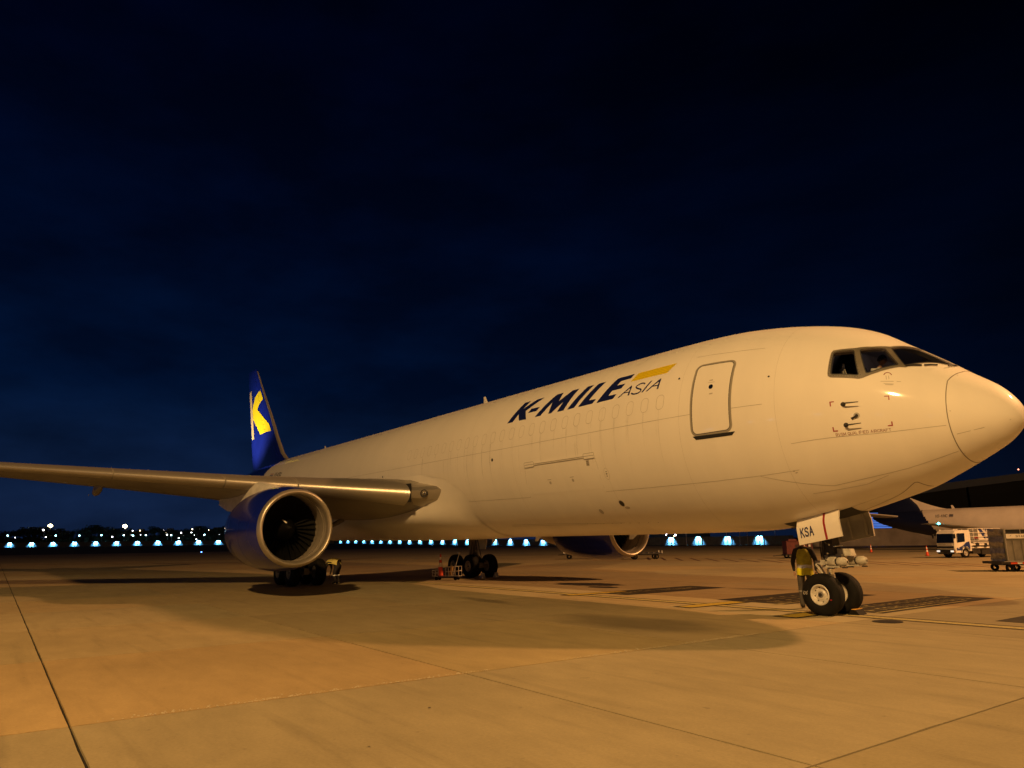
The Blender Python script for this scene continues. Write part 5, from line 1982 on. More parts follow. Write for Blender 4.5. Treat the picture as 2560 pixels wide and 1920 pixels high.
mb.box((.20, .078, .8), (.04, .03, 1.55))
put('frame_rail', mb, M['steel'], cn)
mb = MB()
for k in range(7):
    mb.box((.55 + .42 * k, .09, .58), (.012, .014, 1.05))
put('panel_joint', mb, M['seam'], cn)

# ================================================================== GROUND POWER UNIT
gp = thing('ground_power_unit', 'red ground power unit standing beyond the nose gear', 'power unit', (-28.2, 43.0, 0), rad(50))
mb = MB()
mb.box((0, 0, .92), (2.3, 1.3, 1.1), taper=(.97, .95))
mb.box((0, 0, 1.49), (2.34, 1.34, .06))
mb.box((-.5, 0, 1.60), (.7, .8, .16))
M['gpured'] = grime(mat('faded_red', (0.11, 0.016, 0.014), .55), scale=(3, 3, 3), amount=.35)
put('body', mb, M['gpured'], gp)
mb = MB()
mb.box((0, 0, .30), (2.5, 1.2, .12))
mb.cyl((-1.2, 0, .3), (-2.2, 0, .22), .04, n=8)
put('chassis', mb, M['dark'], gp)
mb = MB()
for k in range(6):
    mb.box((-.3 + .16 * k, -.66, .95), (.10, .02, .5))
mb.box((.85, -.665, 1.0), (.3, .02, .5))
put('louvre', mb, M['black'], gp)
mb = MB()
mb.box((.85, -.68, 1.1), (.18, .02, .18))
mb.cyl((.98, -.6, 1.5), (.98, -.6, 1.95), .02, n=6)
put('gauge_panel', mb, M['reflect'], gp)
for x in (-.85, .85):
    for y in (-.55, .55):
        mb = MB()
        mb.lathe([(-.09, .13), (-.10, .2), (-.07, .24), (.07, .24), (.10, .2), (.09, .13)], (x, y, .24), (0, 1, 0), n=16)
        put('wheel', mb, M['rubber'], gp, 40)

# ================================================================== ROW OF FLAT DOLLIES UNDER THE FAR WING
def make_flat(loc, label):
    d = thing('baggage_dolly', label, 'dolly', loc, rad(53.7), 'empty dollies parked in a row')
    mb = MB()
    mb.box((0, 0, .50), (3.1, 1.6, .10))
    mb.box((0, 0, .42), (2.6, .3, .08))
    mb.cyl((-1.5, 0, .45), (-2.1, 0, .42), .035, n=6)
    put('deck', mb, M['dark'], d)
    for x in (-1.0, 1.0):
        for y in (-.55, .55):
            mb = MB()
            mb.lathe([(-.08, .12), (-.09, .2), (-.06, .24), (.06, .24), (.09, .2), (.08, .12)], (x, y, .24), (0, 1, 0), n=14)
            put('wheel', mb, M['rubber'], d, 40)
    mb = MB()
    for k in range(6):
        mb.cyl((-1.25 + .5 * k, -.7, .58), (-1.25 + .5 * k, .7, .58), .035, n=6)
    put('roller', mb, M['steel'], d)
    mb = MB()
    for x in (-1.5, 1.5):
        mb.box((x, -.75, .66), (.08, .08, .24))
        mb.box((x, .75, .66), (.08, .08, .24))
    put('corner_stop', mb, M['wood'] if False else M['reflect'], d)
    return d
for k, lb in enumerate(('dark flat baggage dolly farthest left under the far engine, nothing loaded', 'dark flat baggage dolly in the middle of the row under the far engine', 'dark flat baggage dolly at the right end of the row under the far engine')):
    x, y = -45.2 + 2.35 * k, 32.0 + .2 * k
    make_flat((x + 1.3 * k * .6, y + 1.9 * k * .6, 0), lb)

# ================================================================== CONES, CHOCKS, TROLLEY
def make_cone(loc, label, h=.75, group=None):
    c = thing('traffic_cone', label, 'traffic cone', loc, 0, group)
    mb = MB()
    mb.box((0, 0, .02), (.36, .36, .04))
    put('base', mb, M['gpured'], c)
    mb = MB()
    mb.cyl((0, 0, .04), (0, 0, h), .14, .03, n=16)
    put('body', mb, M['orange'], c, 40)
    for a, b in ((.42, .60), (.74, .86)):
        mb = MB()
        ra, rb = .14 - .11 * a + .004, .14 - .11 * b + .004
        mb.cyl((0, 0, h * a), (0, 0, h * b), ra, rb, n=16, caps=False)
        put('reflective_band', mb, M['coneband'], c, 40)
    return c
make_cone((-34.75, 68.2, 0), 'orange cone with pale bands standing alone between the nose gear and the fuel truck', .9, 'cones on the apron')
make_cone((-22.1, 54.0, 0), 'orange cone with pale bands standing just in front of the fuel truck', .9, 'cones on the apron')

cart = thing('equipment_trolley', 'white wire equipment trolley with tall handle beside the left main wheels', 'trolley', (-21.05, 2.05, 0), rad(42))
mb = MB()
mb.box((0, 0, .16), (1.35, .55, .05))
put('deck', mb, M['dark'], cart)
mb = MB()
for y in (-.26, .26):
    for x0, x1, zt in ((-.66, -.36, .48), (.0, .30, .62), (.34, .66, .64)):
        for x in (x0, (x0 + x1) / 2, x1):
            mb.cyl((x, y, .16), (x, y, zt), .013, n=6)
        for z in (.20, (.2 + zt) / 2, zt):
            mb.cyl((x0, y, z), (x1, y, z), .013, n=6)
for x in (-.66, .66):
    for z in (.2, .45):
        mb.cyl((x, -.26, z), (x, .26, z), .013, n=6)
put('wire_side', mb, M['white2'], cart, 40)
mb = MB()
mb.cyl((.30, 0, .20), (.62, 0, 1.28), .018, n=8)
mb.cyl((.62, -.22, 1.28), (.62, .22, 1.28), .018, n=8)
put('handle', mb, M['white2'], cart, 40)
for x in (-.45, .5):
    for y in (-.25, .25):
        mb = MB()
        mb.cyl((x, y - .03, .085), (x, y + .03, .085), .085, n=14)
        put('wheel', mb, M['rubber'], cart, 40)
mb = MB()
mb.cyl((-.70, .0, .3), (-.70, 0, .02), .015, n=6)
mb.cyl((-.66, .0, .3), (-.80, 0, .3), .015, n=6)
put('stand', mb, M['gpured'], cart)
cc = make_cone((-21.22, 1.78, .187), 'tall orange cone with pale bands loaded on the white wire trolley', 1.05)
st = MB()
st.box((.20, .05, .42), (.10, .16, .46), Matrix.Rotation(.2, 3, 'Y'))
st = st.build('wheel_chock', M['wood'])
st.location = (-21.05, 2.05, 0)
st.rotation_euler = (0, 0, rad(42))
tag(st, 'yellow wooden wheel chock stowed upright in the wire trolley', 'wheel chock')
def chock(loc, rz, label, m, L=.42, h=.12):
    c = thing('wheel_chock', label, 'wheel chock', loc, rz)
    mb = MB()
    mb.loft([[(-.14, y, 0), (.14, y, 0), (.05, y, h), (-.05, y, h)] for y in (-L / 2, L / 2)])
    put('block', mb, M['rubber'], c)
    mb = MB()
    mb.box((0, 0, h + .004), (.085, L, .012))
    put('top_strip', mb, m, c)
    return c
chock((.36, .36, 0), rad(6), 'black rubber chock with orange top strip in front of the nose wheels', M['wood'])
for k, (x, y, lb) in enumerate(((-21.15, 4.2, 'small pale wheel chock at the front of the left main wheels'), (-21.25, 5.1, 'small pale wheel chock deeper in shadow between the left main wheels'))):
    c = MB()
    c.loft([[(-.14, q, 0), (.14, q, 0), (0, q, .26)] for q in (-.1, .1)])
    o = c.build('wheel_chock', M['reflect'])
    o.location = (x, y, 0)
    tag(o, lb, 'wheel chock')

# ================================================================== PEOPLE
def skin_body(name, J, bones, mats, parent, sub=2, root='pelvis'):
    """J: joint -> (x, y, z, radius_x, radius_y); bones: (a, b, material)"""
    names = list(J)
    me = bpy.data.meshes.new(name)
    me.from_pydata([J[n][:3] for n in names], [(names.index(a), names.index(b)) for a, b, _ in bones], [])
    o = bpy.data.objects.new(name, me)
    COL.objects.link(o)
    o.modifiers.new('skin', 'SKIN')
    sv = me.skin_vertices[0].data
    for i, n in enumerate(names):
        q = J[n]
        sv[i].radius = (q[3], q[4] if len(q) > 4 else q[3])
        sv[i].use_root = (n == root)
    s2 = o.modifiers.new('sub', 'SUBSURF')
    s2.levels = sub
    s2.render_levels = sub
    dg = bpy.context.evaluated_depsgraph_get()
    dg.update()
    new = bpy.data.meshes.new_from_object(o.evaluated_get(dg))
    bpy.data.objects.remove(o)
    for m in mats:
        new.materials.append(m)
    segs = [(Vector(J[a][:3]), Vector(J[b][:3]), k) for a, b, k in bones]
    for p in new.polygons:
        c = p.center
        best, bk = 1e9, 0
        for a, b, k in segs:
            d = b - a
            t = max(0, min(1, (c - a).dot(d) / max(1e-9, d.length_squared)))
            q = (c - (a + d * t)).length
            if q < best: best, bk = q, k
        p.material_index = bk
        p.use_smooth = True
    r_ = bpy.data.objects.new(name, new)
    COL.objects.link(r_)
    r_.parent = parent
    return r_
def hand(parent, wrist, d, palm_n, m, s=1.0, curl=.5):
    """palm, four fingers of different lengths and a thumb, as one skinned mesh"""
    w, d, n_ = Vector(wrist), Vector(d).normalized(), Vector(palm_n).normalized()
    sd = d.cross(n_).normalized()
    J = {'pelvis': (*w, .022 * s, .018 * s), 'palm': (*(w + d * .055 * s), .034 * s, .016 * s)}
    B = [('pelvis', 'palm', 0)]
    for k, (off, L) in enumerate(((-.030, .075), (-.010, .085), (.010, .080), (.029, .062))):
        b = w + d * .090 * s + sd * off * s
        c1 = b + (d * math.cos(curl * .6) + n_ * math.sin(curl * .6)) * L * .5 * s
        c2 = c1 + (d * math.cos(curl * 1.8) + n_ * math.sin(curl * 1.8)) * L * .5 * s
        for nm, q, r_ in (('b', b, .0095), ('c', c1, .0085), ('d', c2, .007)):
            J[f'f{k}{nm}'] = (*q, r_ * s)
        B += [('palm', f'f{k}b', 0), (f'f{k}b', f'f{k}c', 0), (f'f{k}c', f'f{k}d', 0)]
    t1 = w + d * .045 * s - sd * .042 * s + n_ * .012 * s
    t2 = t1 + (d * .8 - sd * .35 + n_ * .3).normalized() * .045 * s
    J['t1'], J['t2'] = (*t1, .010 * s), (*t2, .008 * s)
    B += [('palm', 't1', 0), ('t1', 't2', 0)]
    return skin_body('hand', J, B, [m], parent, 1)
def head(parent, c, look, m_skin, m_hair, r_=.105, tilt=0.0, name='head'):
    """egg-shaped head with brow, nose, lips, eyes and ears, and a cap of short hair"""
    f = Vector(look).normalized()
    s_ = f.cross(Vector((0, 0, 1))).normalized()
    u = s_.cross(f)
    R_ = Matrix((f, s_, u)).transposed()
    c = Vector(c)
    mb = MB()
    n, m_ = 20, 16
    vs = []
    for j in range(m_ + 1):
        a = PI * j / m_
        for i in range(n):
            t = 2 * PI * i / n
            x, y, z = math.sin(a) * math.cos(t), math.sin(a) * math.sin(t), math.cos(a)
            jaw = max(0, -z)
            q = Vector((x * (.98 - .18 * jaw) + .10 * jaw, y * (.80 - .25 * jaw), z * 1.18))
            if x > .5:
                q.x += .20 * math.exp(-((y / .14) ** 2) - ((z + .12) / .22) ** 2)      # nose
                q.x -= .07 * math.exp(-(((abs(y) - .32) / .16) ** 2) - ((z - .08) / .12) ** 2)  # eye sockets
                q.x += .05 * math.exp(-((y / .25) ** 2) - ((z + .50) / .07) ** 2)      # lips
            vs.append(c + R_ @ (q * r_))
    mb.add(vs, [(j * n + i, j * n + (i + 1) % n, (j + 1) * n + (i + 1) % n, (j + 1) * n + i) for j in range(m_) for i in range(n)])
    for sg in (-1, 1):
        mb.sphere(c + R_ @ (Vector((-.02, sg * .80, -.02)) * r_), .24 * r_, 8, 6, sc=(.7, .4, 1.1))
    h = put(name, mb, m_skin, parent, 80)
    mb = MB()
    for sg in (-1, 1):
        mb.sphere(c + R_ @ (Vector((.86, sg * .31, .08)) * r_), .075 * r_, 6, 4)
    put('eye', mb, M['black'], h)
    mb = MB()
    vs = []
    for j in range(10):
        a = PI * .60 * j / 9
        for i in range(n):
            t = 2 * PI * i / n
            front = max(0, math.cos(t))
            aa = min(a, PI * (.60 - .30 * front))
            x, y, z = math.sin(aa) * math.cos(t), math.sin(aa) * math.sin(t), math.cos(aa)
            k = 1.09 + .03 * math.sin(7 * t + 3 * j)
            vs.append(c + R_ @ (Vector((x * .98, y * .82, z * 1.18)) * r_ * k))
    mb.add(vs, [(j * n + i, j * n + (i + 1) % n, (j + 1) * n + (i + 1) % n, (j + 1) * n + i) for j in range(9) for i in range(n)])
    put('hair', mb, m_hair, h, 80)
    return h

# ground crew member standing at the nose gear, back to the camera, head behind the gear door
pa = thing('person', 'ground worker in yellow vest and grey trousers standing behind the nose wheel', 'person', (-1.20, .85, 0), rad(-53.4 + 80))
J = {'pelvis': (0, 0, .98, .145, .105), 'waist': (0, -.01, 1.14, .135, .10), 'chest': (0, 0, 1.36, .165, .115), 'neck': (0, .015, 1.55, .06, .06), 'skull': (0, .05, 1.64, .055, .055),
     'hipl': (-.11, 0, .90, .115), 'kneel': (-.125, .03, .50, .085), 'ankl': (-.13, -.02, .09, .068), 'toel': (-.14, .17, .045, .055, .045),
     'hipr': (.11, 0, .90, .115), 'kneer': (.13, .05, .50, .085), 'ankr': (.14, .02, .09, .068), 'toer': (.16, .21, .045, .055, .045),
     'shl': (-.20, 0, 1.45, .082), 'ell': (-.28, -.03, 1.17, .06), 'wrl': (-.27, .05, .93, .034),
     'shr': (.20, 0, 1.45, .082), 'elr': (.29, .0, 1.17, .06), 'wrr': (.25, .11, .94, .034)}
BN = [('pelvis', 'waist', 1), ('waist', 'chest', 1), ('chest', 'neck', 1), ('neck', 'skull', 3), ('pelvis', 'hipl', 0), ('hipl', 'kneel', 0), ('kneel', 'ankl', 0), ('ankl', 'toel', 2),
      ('pelvis', 'hipr', 0), ('hipr', 'kneer', 0), ('kneer', 'ankr', 0), ('ankr', 'toer', 2), ('chest', 'shl', 1), ('shl', 'ell', 1), ('ell', 'wrl', 1), ('chest', 'shr', 1), ('shr', 'elr', 1), ('elr', 'wrr', 1)]
skin_body('body', J, BN, [M['trouser'], M['navycloth'], M['black'], M['skin']], pa)
hand(pa, (-.27, .06, .92), (0, .15, -1), (1, 0, 0), M['skin'])
hand(pa, (.25, .12, .93), (0, .2, -1), (-1, 0, 0), M['skin'])
head(pa, (0, .07, 1.735), (0, 1, -.25), M['skin'], M['hair'])
def vest(parent, z0, z1, zs, mats, name='vest'):
    mb = MB()
    rings = []
    hs = [z0, .88, .96, 1.02, 1.10, 1.17, 1.24, 1.32, 1.40, 1.46, 1.50]
    for z in hs:
        ax = float(np.interp(z, [.8, .96, 1.12, 1.34, 1.46, 1.52], [.205, .20, .182, .205, .16, .10]))
        ay = float(np.interp(z, [.8, .96, 1.12, 1.34, 1.46, 1.52], [.165, .155, .145, .165, .13, .08]))
        rings.append([(ax * math.sin(t), -.005 - ay * math.cos(t) * (1.0), z + .008 * math.sin(5 * t)) for t in np.linspace(rad(-150), rad(150), 31)])
    nn = 31
    vs = [p for r_ in rings for p in r_]
    fs, mi = [], []
    for j in range(len(rings) - 1):
        for i in range(nn - 1):
            t = -150 + 300 * (i + .5) / 30
            z = (hs[j] + hs[j + 1]) / 2
            if z > 1.26 and 62 < abs(t) < 118: continue       # arm holes
            fs.append((j * nn + i, j * nn + i + 1, (j + 1) * nn + i + 1, (j + 1) * nn + i))
            mi.append(0 if z < 1.05 else (1 if z < 1.12 else 2))
    mb.v, mb.f, mb.m = [tuple(v) for v in vs], fs, mi
    return put(name, mb, mats, parent, 80)
vest(pa, .84, 1.5, 0, [M['vestlow'], M['reflect'], M['vestshade']])
mb = MB()
for x, y in ((-.126, .02), (.134, .045)):
    mb.lathe([(-.018, .089), (.018, .091)], (x, y, .44), (0, 0, 1), n=14)
put('reflective_band', mb, M['steel'], pa, 60)

# second worker bent double by the right-hand main wheels
pb = thing('person', 'ground worker in yellow vest bending forward beside the main wheels under the wing', 'person', (-22.0, -3.3, 0), rad(-36 + 165))
J = {'pelvis': (0, -.16, .88, .17, .14), 'waist': (0, .0, .99, .16, .125), 'chest': (0, .26, .98, .18, .13), 'neck': (0, .42, .88, .055, .055), 'skull': (0, .48, .82, .05, .05),
     'hipl': (-.12, -.17, .82, .12), 'kneel': (-.17, -.06, .47, .09), 'ankl': (-.17, -.14, .10, .047), 'toel': (-.19, .02, .045, .042, .035),
     'hipr': (.12, -.17, .82, .12), 'kneer': (.17, -.04, .47, .09), 'ankr': (.18, -.12, .10, .047), 'toer': (.20, .04, .045, .042, .035),
     'shl': (-.18, .30, .93, .065), 'ell': (-.22, .34, .66, .048), 'wrl': (-.17, .40, .44, .033),
     'shr': (.18, .30, .93, .065), 'elr': (.24, .30, .66, .048), 'wrr': (.20, .34, .42, .033)}
skin_body('body', J, BN, [M['navycloth'], M['navycloth'], M['black'], M['skin']], pb)
hand(pb, (-.17, .40, .43), (0, .2, -1), (1, 0, 0), M['skin'])
hand(pb, (.20, .34, .41), (0, .2, -1), (-1, 0, 0), M['skin'])
head(pb, (0, .53, .74), (0, .55, -.84), M['skin'], M['hair'])
mb = MB()
rings = []
for t, (y, z) in enumerate(((-.20, 1.00), (-.06, 1.04), (.08, 1.07), (.2, 1.06), (.32, 1.02), (.40, .95))):
    hw = (.21, .215, .21, .215, .20, .13)[t]
    rings.append([(hw * math.sin(a), y - .02 * math.cos(a), z - .02 + .115 * math.cos(a) - (.10 if abs(a) > 1.7 else 0)) for a in np.linspace(-1.9, 1.9, 13)])
mb.loft(rings, closed=False, cap=False)
put('vest', mb, mat('pale_vest', (.80, .70, .22), .6), pb, 80)
mb = MB()
for x, y, z, r_ in ((-.17, -.09, .40, .092), (.175, -.07, .40, .092), (-.215, .345, .60, .055)):
    mb.lathe([(-.02, r_), (.02, r_)], (x, y, z), (0, .1, 1), n=12)
put('reflective_band', mb, mat('bright_tape', (.9, .9, .88), .25), pb, 60)

# ---------------------------------------------------------------- cockpit interior and crew
# (seats belong to the aircraft)
for s_ in (-1, 1):
    mb = MB()
    mb.box((1.66, s_ * .53, 5.05), (.16, .46, .80), Matrix.Rotation(rad(-10), 3, 'Y'))
    mb.box((1.60, s_ * .53, 5.50), (.12, .34, .26), Matrix.Rotation(rad(-10), 3, 'Y'))
    mb.box((1.92, s_ * .53, 4.86), (.5, .46, .12))
    mb.build('crew_seat', M['plastic'], plane)
mb = MB()
mb.box((2.95, 0, 5.0), (.5, 1.3, .62), Matrix.Rotation(rad(-25), 3, 'Y'))
mb.build('instrument_panel', M['plastic'], plane)
mb = MB()
mb.tube([(1.30, -.75, 5.75), (1.28, -.72, 5.45), (1.32, -.66, 5.2)], .03, n=8)
mb.tube([(1.42, -.95, 5.6), (1.48, -1.0, 5.45), (1.52, -1.05, 5.3), (1.5, -1.1, 5.25)], .014, n=6)
mb.tube([(1.36, -.9, 5.66), (1.40, -.95, 5.4), (1.36, -1.0, 5.24)], .022, n=6)
mb.box((1.28, -.8, 5.45), (.06, .10, .34))
mb.build('harness', M['faint'], plane, smooth=50)
mb = MB()
mb.box((1.20, -.25, 5.5), (.55, .08, 1.2))
mb.box((1.0, -.7, 5.5), (.06, .9, 1.5))
mb.build('dark_backing', M['spinner'], plane)  # black panels added behind the aft side window to keep it dark
def pilot(y, look, label, x0=2.03):
    p = thing('person', label, 'person', (x0, y, 5.045), 0)
    J = {'pelvis': (-.14, 0, -.05, .13, .11), 'waist': (-.14, 0, .12, .12, .10), 'chest': (-.10, 0, .32, .145, .11), 'neck': (-.04, 0, .49, .055, .055), 'skull': (-.01, 0, .56, .05, .05),
         'shl': (-.08, .18, .40, .065), 'ell': (.06, .23, .18, .048), 'wrl': (.28, .16, .14, .033),
         'shr': (-.08, -.18, .40, .065), 'elr': (.06, -.23, .18, .048), 'wrr': (.28, -.16, .14, .033)}
    B = [('pelvis', 'waist', 0), ('waist', 'chest', 0), ('chest', 'neck', 0), ('neck', 'skull', 2), ('chest', 'shl', 0), ('shl', 'ell', 0), ('ell', 'wrl', 2), ('chest', 'shr', 0), ('shr', 'elr', 0), ('elr', 'wrr', 2)]
    skin_body('body', J, B, [M['shirt'], M['shirt'], M['skin']], p)
    hand(p, (.28, .16, .14), (1, 0, -.1), (0, 0, -1), M['skin'])
    hand(p, (.28, -.16, .14), (1, 0, -.1), (0, 0, -1), M['skin'])
    head(p, (.035, 0, .655), look, M['skin'], M['hair'], .10)
    mb = MB()
    for s_ in (-1, 1):
        mb.box((-.06, s_ * .14, .475), (.05, .10, .012))
    put('epaulette', mb, M['navy'], p)
    return p
pilot(-.53, (1, .1, -.35), 'pilot with black hair and white shirt seen through the near cockpit side window', 2.06)
pilot(.50, (1, .2, -.3), 'pilot in a white shirt in the far seat of the cockpit', 1.85)
# dim cockpit dome lamp, lit in the photograph
dl_ = bpy.data.lights.new('cockpit_dome_lamp', 'POINT')
dl_.energy = 6.5
dl_.color = (1.0, .86, .82)
dl_.shadow_soft_size = .08
dlo = bpy.data.objects.new('cockpit_dome_lamp', dl_)
dlo.location = (1.75, 0, 6.35)
COL.objects.link(dlo)
# ================================================================== PERIMETER WALL WITH LAMPS
C0 = Vector((9.8165, -16.689, 1.7889))
CR, CU, CF = Vector((0.5922, 0.8057, -0.0126)), Vector((0.1803, -0.1173, 0.9767)), Vector((-0.7853, 0.5807, 0.2140))
M['wallmat'] = grime(mat('wall_panel', (0.14, 0.155, 0.17), .7), scale=(1, 1, 1), amount=.3)
M['wallpost'] = mat('wall_post', (0.07, 0.075, 0.08), .7)
M['lamphead'] = mat('wall_lamp_lens', (.8, .9, 1), .3, emit=(0.42, 0.82, 1.0), es=5)
def wall(name, label, p0, p1, n, skip=0):
    d = Vector((p1[0] - p0[0], p1[1] - p0[1], 0))
    L = d.length / n
    ang = math.atan2(d.y, d.x)
    w = thing(name, label, 'wall', (p0[0], p0[1], 0), ang)
    z0 = rise(p0[0], p0[1])
    pm_ = MB()
    pm_.box((L / 2, 0, 1.25), (L - .3, .12, 2.5))
    for k in range(14):
        pm_.box((.5 + (L - 1) * k / 13, -.075, 1.25), (.05, .05, 2.4))
    pme = pm_.mesh('wall_panel', M['wallmat'])
    qm = MB()
    qm.box((0, -.35, 1.28), (.25, 1.1, 2.56))
    qme = qm.mesh('wall_post', M['wallpost'])
    for k in range(n + 1):
        x = p0[0] + d.x * k / n
        y = p0[1] + d.y * k / n
        z = rise(x, y) - .05
        if k < n:
            o = bpy.data.objects.new('wall_panel', pme)
            COL.objects.link(o)
            o.parent = w
            zz = rise(x + d.x / n / 2, y + d.y / n / 2) - .05
            o.location = (k * L, 0, zz)
        for dx in ((-1.3, 1.3)):
            o = bpy.data.objects.new('wall_post', qme)
            COL.objects.link(o)
            o.parent = w
            o.location = (k * L + dx, 0, z)
    return w, d.normalized(), L
wR = ((-106.6, 165.0), (-425.6, 165.0), 29)
wL = ((-399.0, 154.5), (-483.8, -19.5), 18)
wall('perimeter_wall', 'long dark panel wall with blue-white lamps behind the far wheels', *wR)
wall('perimeter_wall', 'dark panel wall with blue-white lamps at the left below the trees', *wL)
hm = MB()
hm.box((0, -.30, 2.42), (.30, .40, .07))
hm.cyl((0, 0, 2.3), (0, -.25, 2.42), .03, n=6)
hme = hm.mesh('bracket', M['wallpost'])
lm_ = MB()
lm_.sphere((0, -.38, 2.34), .16, 10, 6, sc=(1, .8, .6))
lme = lm_.mesh('lamp_lens', M['lamphead'], 60)
# several lamps of the far wall are out of sight behind the engine; those the photograph shows are built
ORD = 'first second third fourth fifth sixth seventh eighth ninth tenth eleventh twelfth thirteenth fourteenth fifteenth sixteenth seventeenth eighteenth nineteenth twentieth'.split()
for (p0, p1, n), nm in ((wR, 'far wall'), (wL, 'left wall')):
    d = Vector((p1[0] - p0[0], p1[1] - p0[1], 0))
    ang = math.atan2(d.y, d.x)
    ks = []
    for k in range(1, n):
        x, y = p0[0] + d.x * k / n, p0[1] + d.y * k / n
        q = Vector((x, y, rise(x, y) + 2)) - C0
        u = 1280 + 1792.6 * q.dot(CR) / q.dot(CF)
        if nm == 'left wall' and not (5 < u < 592): continue
        if nm == 'far wall' and not (822 < u < 1408 or 1655 < u < 1960): continue
        ks.append((u, x, y))
    ks.sort()
    for idx, (u, x, y) in enumerate(ks):
        o = bpy.data.objects.new('wall_lamp', None)
        COL.objects.link(o)
        o.location = (x, y, rise(x, y) - .05)
        o.rotation_euler = (0, 0, ang + PI if nm == 'far wall' else ang)
        q = Vector((0, 1, 0))
        # the lamp head hangs on the apron side
        o.rotation_euler = (0, 0, (0 if nm == 'far wall' else ang + PI))
        if nm == 'left wall':
            nrm_ = Vector((-d.y, d.x, 0)).normalized()
            if nrm_.x < 0: nrm_ = -nrm_
            o.rotation_euler = (0, 0, math.atan2(nrm_.y, nrm_.x) + PI / 2)
        for me, pn in ((hme, 'bracket'), (lme, 'lamp_lens')):
            c = bpy.data.objects.new(pn, me)
            COL.objects.link(c)
            c.parent = o
        if nm == 'far wall':
            lb = (f'{ORD[idx]} blue-white wall lamp rightward from the engine, under the belly' if u < 1500 else
                  f'{ORD[[q_ for q_ in ks if q_[0] > 1500].index((u, x, y))]} blue-white wall lamp rightward from the far engine intake')
        else:
            lb = f'{ORD[idx]} blue-white wall lamp from the left, below the trees'
        tag(o, lb, 'wall lamp', 'lamps along the ' + nm)
        sp = bpy.data.lights.new('wall_spot', 'SPOT')
        sp.energy = 9000
        sp.color = (0.14, 0.56, 1.0)
        sp.spot_size = rad(125)
        sp.spot_blend = .5
        sp.shadow_soft_size = .1
        so = bpy.data.objects.new('wall_spot', sp)
        COL.objects.link(so)
        so.parent = o
        so.location = (0, -.95, 2.15)
        so.rotation_euler = (rad(62), 0, 0)

# ================================================================== TREES BEYOND THE WALL
M['bark'] = mat('bark', (0.03, 0.022, 0.015), .9)
M['leaf'] = grime(mat('dark_foliage', (0.035, 0.05, 0.02), .8), scale=(1, 1, 1), amount=.5)
def tree_meshes(seed, H, Rw):
    r_ = random.Random(seed)
    t = MB()
    t.tube([(0, 0, -.4), (.1, 0, H * .25), (.05, .1, H * .55)], [.30, .22, .10], n=7)
    tips = []
    for k in range(7):
        a = k * 2.4
        e = Vector((math.cos(a) * Rw * r_.uniform(.4, .75), math.sin(a) * Rw * r_.uniform(.4, .75), H * r_.uniform(.55, .88)))
        t.tube([(.06, .05, H * r_.uniform(.22, .5)), e * .55 + Vector((0, 0, H * .2)), e], [.12, .08, .03], n=5)
        tips.append(e)
    tips += [Vector((r_.gauss(0, Rw * .3), r_.gauss(0, Rw * .3), H * r_.uniform(.7, .95))) for _ in range(5)]
    c = MB()
    for e in tips:
        cr = Rw * r_.uniform(.34, .52)
        for _ in range(85):
            v = Vector((r_.gauss(0, 1), r_.gauss(0, 1), r_.gauss(0, .7)))
            v = v.normalized() * cr * r_.uniform(.45, 1.05)
            p = e + v
            p.z = min(p.z, H)
            s_ = r_.uniform(.22, .48)
            R_ = Matrix.Rotation(r_.uniform(0, 6.3), 3, Vector((r_.gauss(0, 1), r_.gauss(0, 1), r_.gauss(0, 1))).normalized())
            c.add([p + R_ @ Vector(q) * s_ for q in ((-1, -.5, 0), (0, -.8, .15), (1, .0, 0), (.1, .8, -.1))], [(0, 1, 2, 3)])
    return t.mesh('trunk', M['bark'], 60), c.mesh('crown', M['leaf'])
TV = [tree_meshes(11, 10.0, 5.2), tree_meshes(23, 9.5, 6.0), tree_meshes(37, 11.0, 4.4)]
def at(u, D, v=1360):
    """point D metres along the camera axis in the direction of photograph pixel u, v"""
    return C0 + (CF + CR * ((u - 1280) / 1792.6) - CU * ((v - 960) / 1792.6)) * D
TR = [(-30, 470, 10), (8, 470, 10.5), (42, 468, 11.5), (72, 466, 12.6), (92, 470, 12.8), (118, 480, 10), (142, 470, 11.5), (168, 478, 10.2), (205, 462, 11.6), (232, 460, 13.2), (258, 466, 12.2), (285, 476, 11.2), (303, 470, 11.2), (330, 480, 9.5), (386, 470, 12.2),
      (408, 485, 9.2), (436, 482, 10), (462, 480, 10.8), (498, 470, 12), (525, 478, 10.5), (556, 470, 12.2), (580, 470, 11), (845, 520, 10), (1010, 480, 9), (1180, 420, 8.5), (1425, 380, 7.5)]
ORDT = ('first from the left second third fourth fifth sixth seventh eighth ninth tenth eleventh twelfth thirteenth fourteenth fifteenth sixteenth seventeenth eighteenth nineteenth twentieth twenty-first twenty-second twenty-third twenty-fourth twenty-fifth last').replace('first from the left', 'first').split()
KIND = ('broad dark tree', 'wide low dark tree', 'tall dark tree')
WHERE = ('at the far left edge', 'left of the first tall floodlight', 'just below the first tall floodlight', 'between the two tall floodlights', 'just below the second tall floodlight', 'right of the second tall floodlight', 'beside the blue engine', 'behind the far wall lamps')
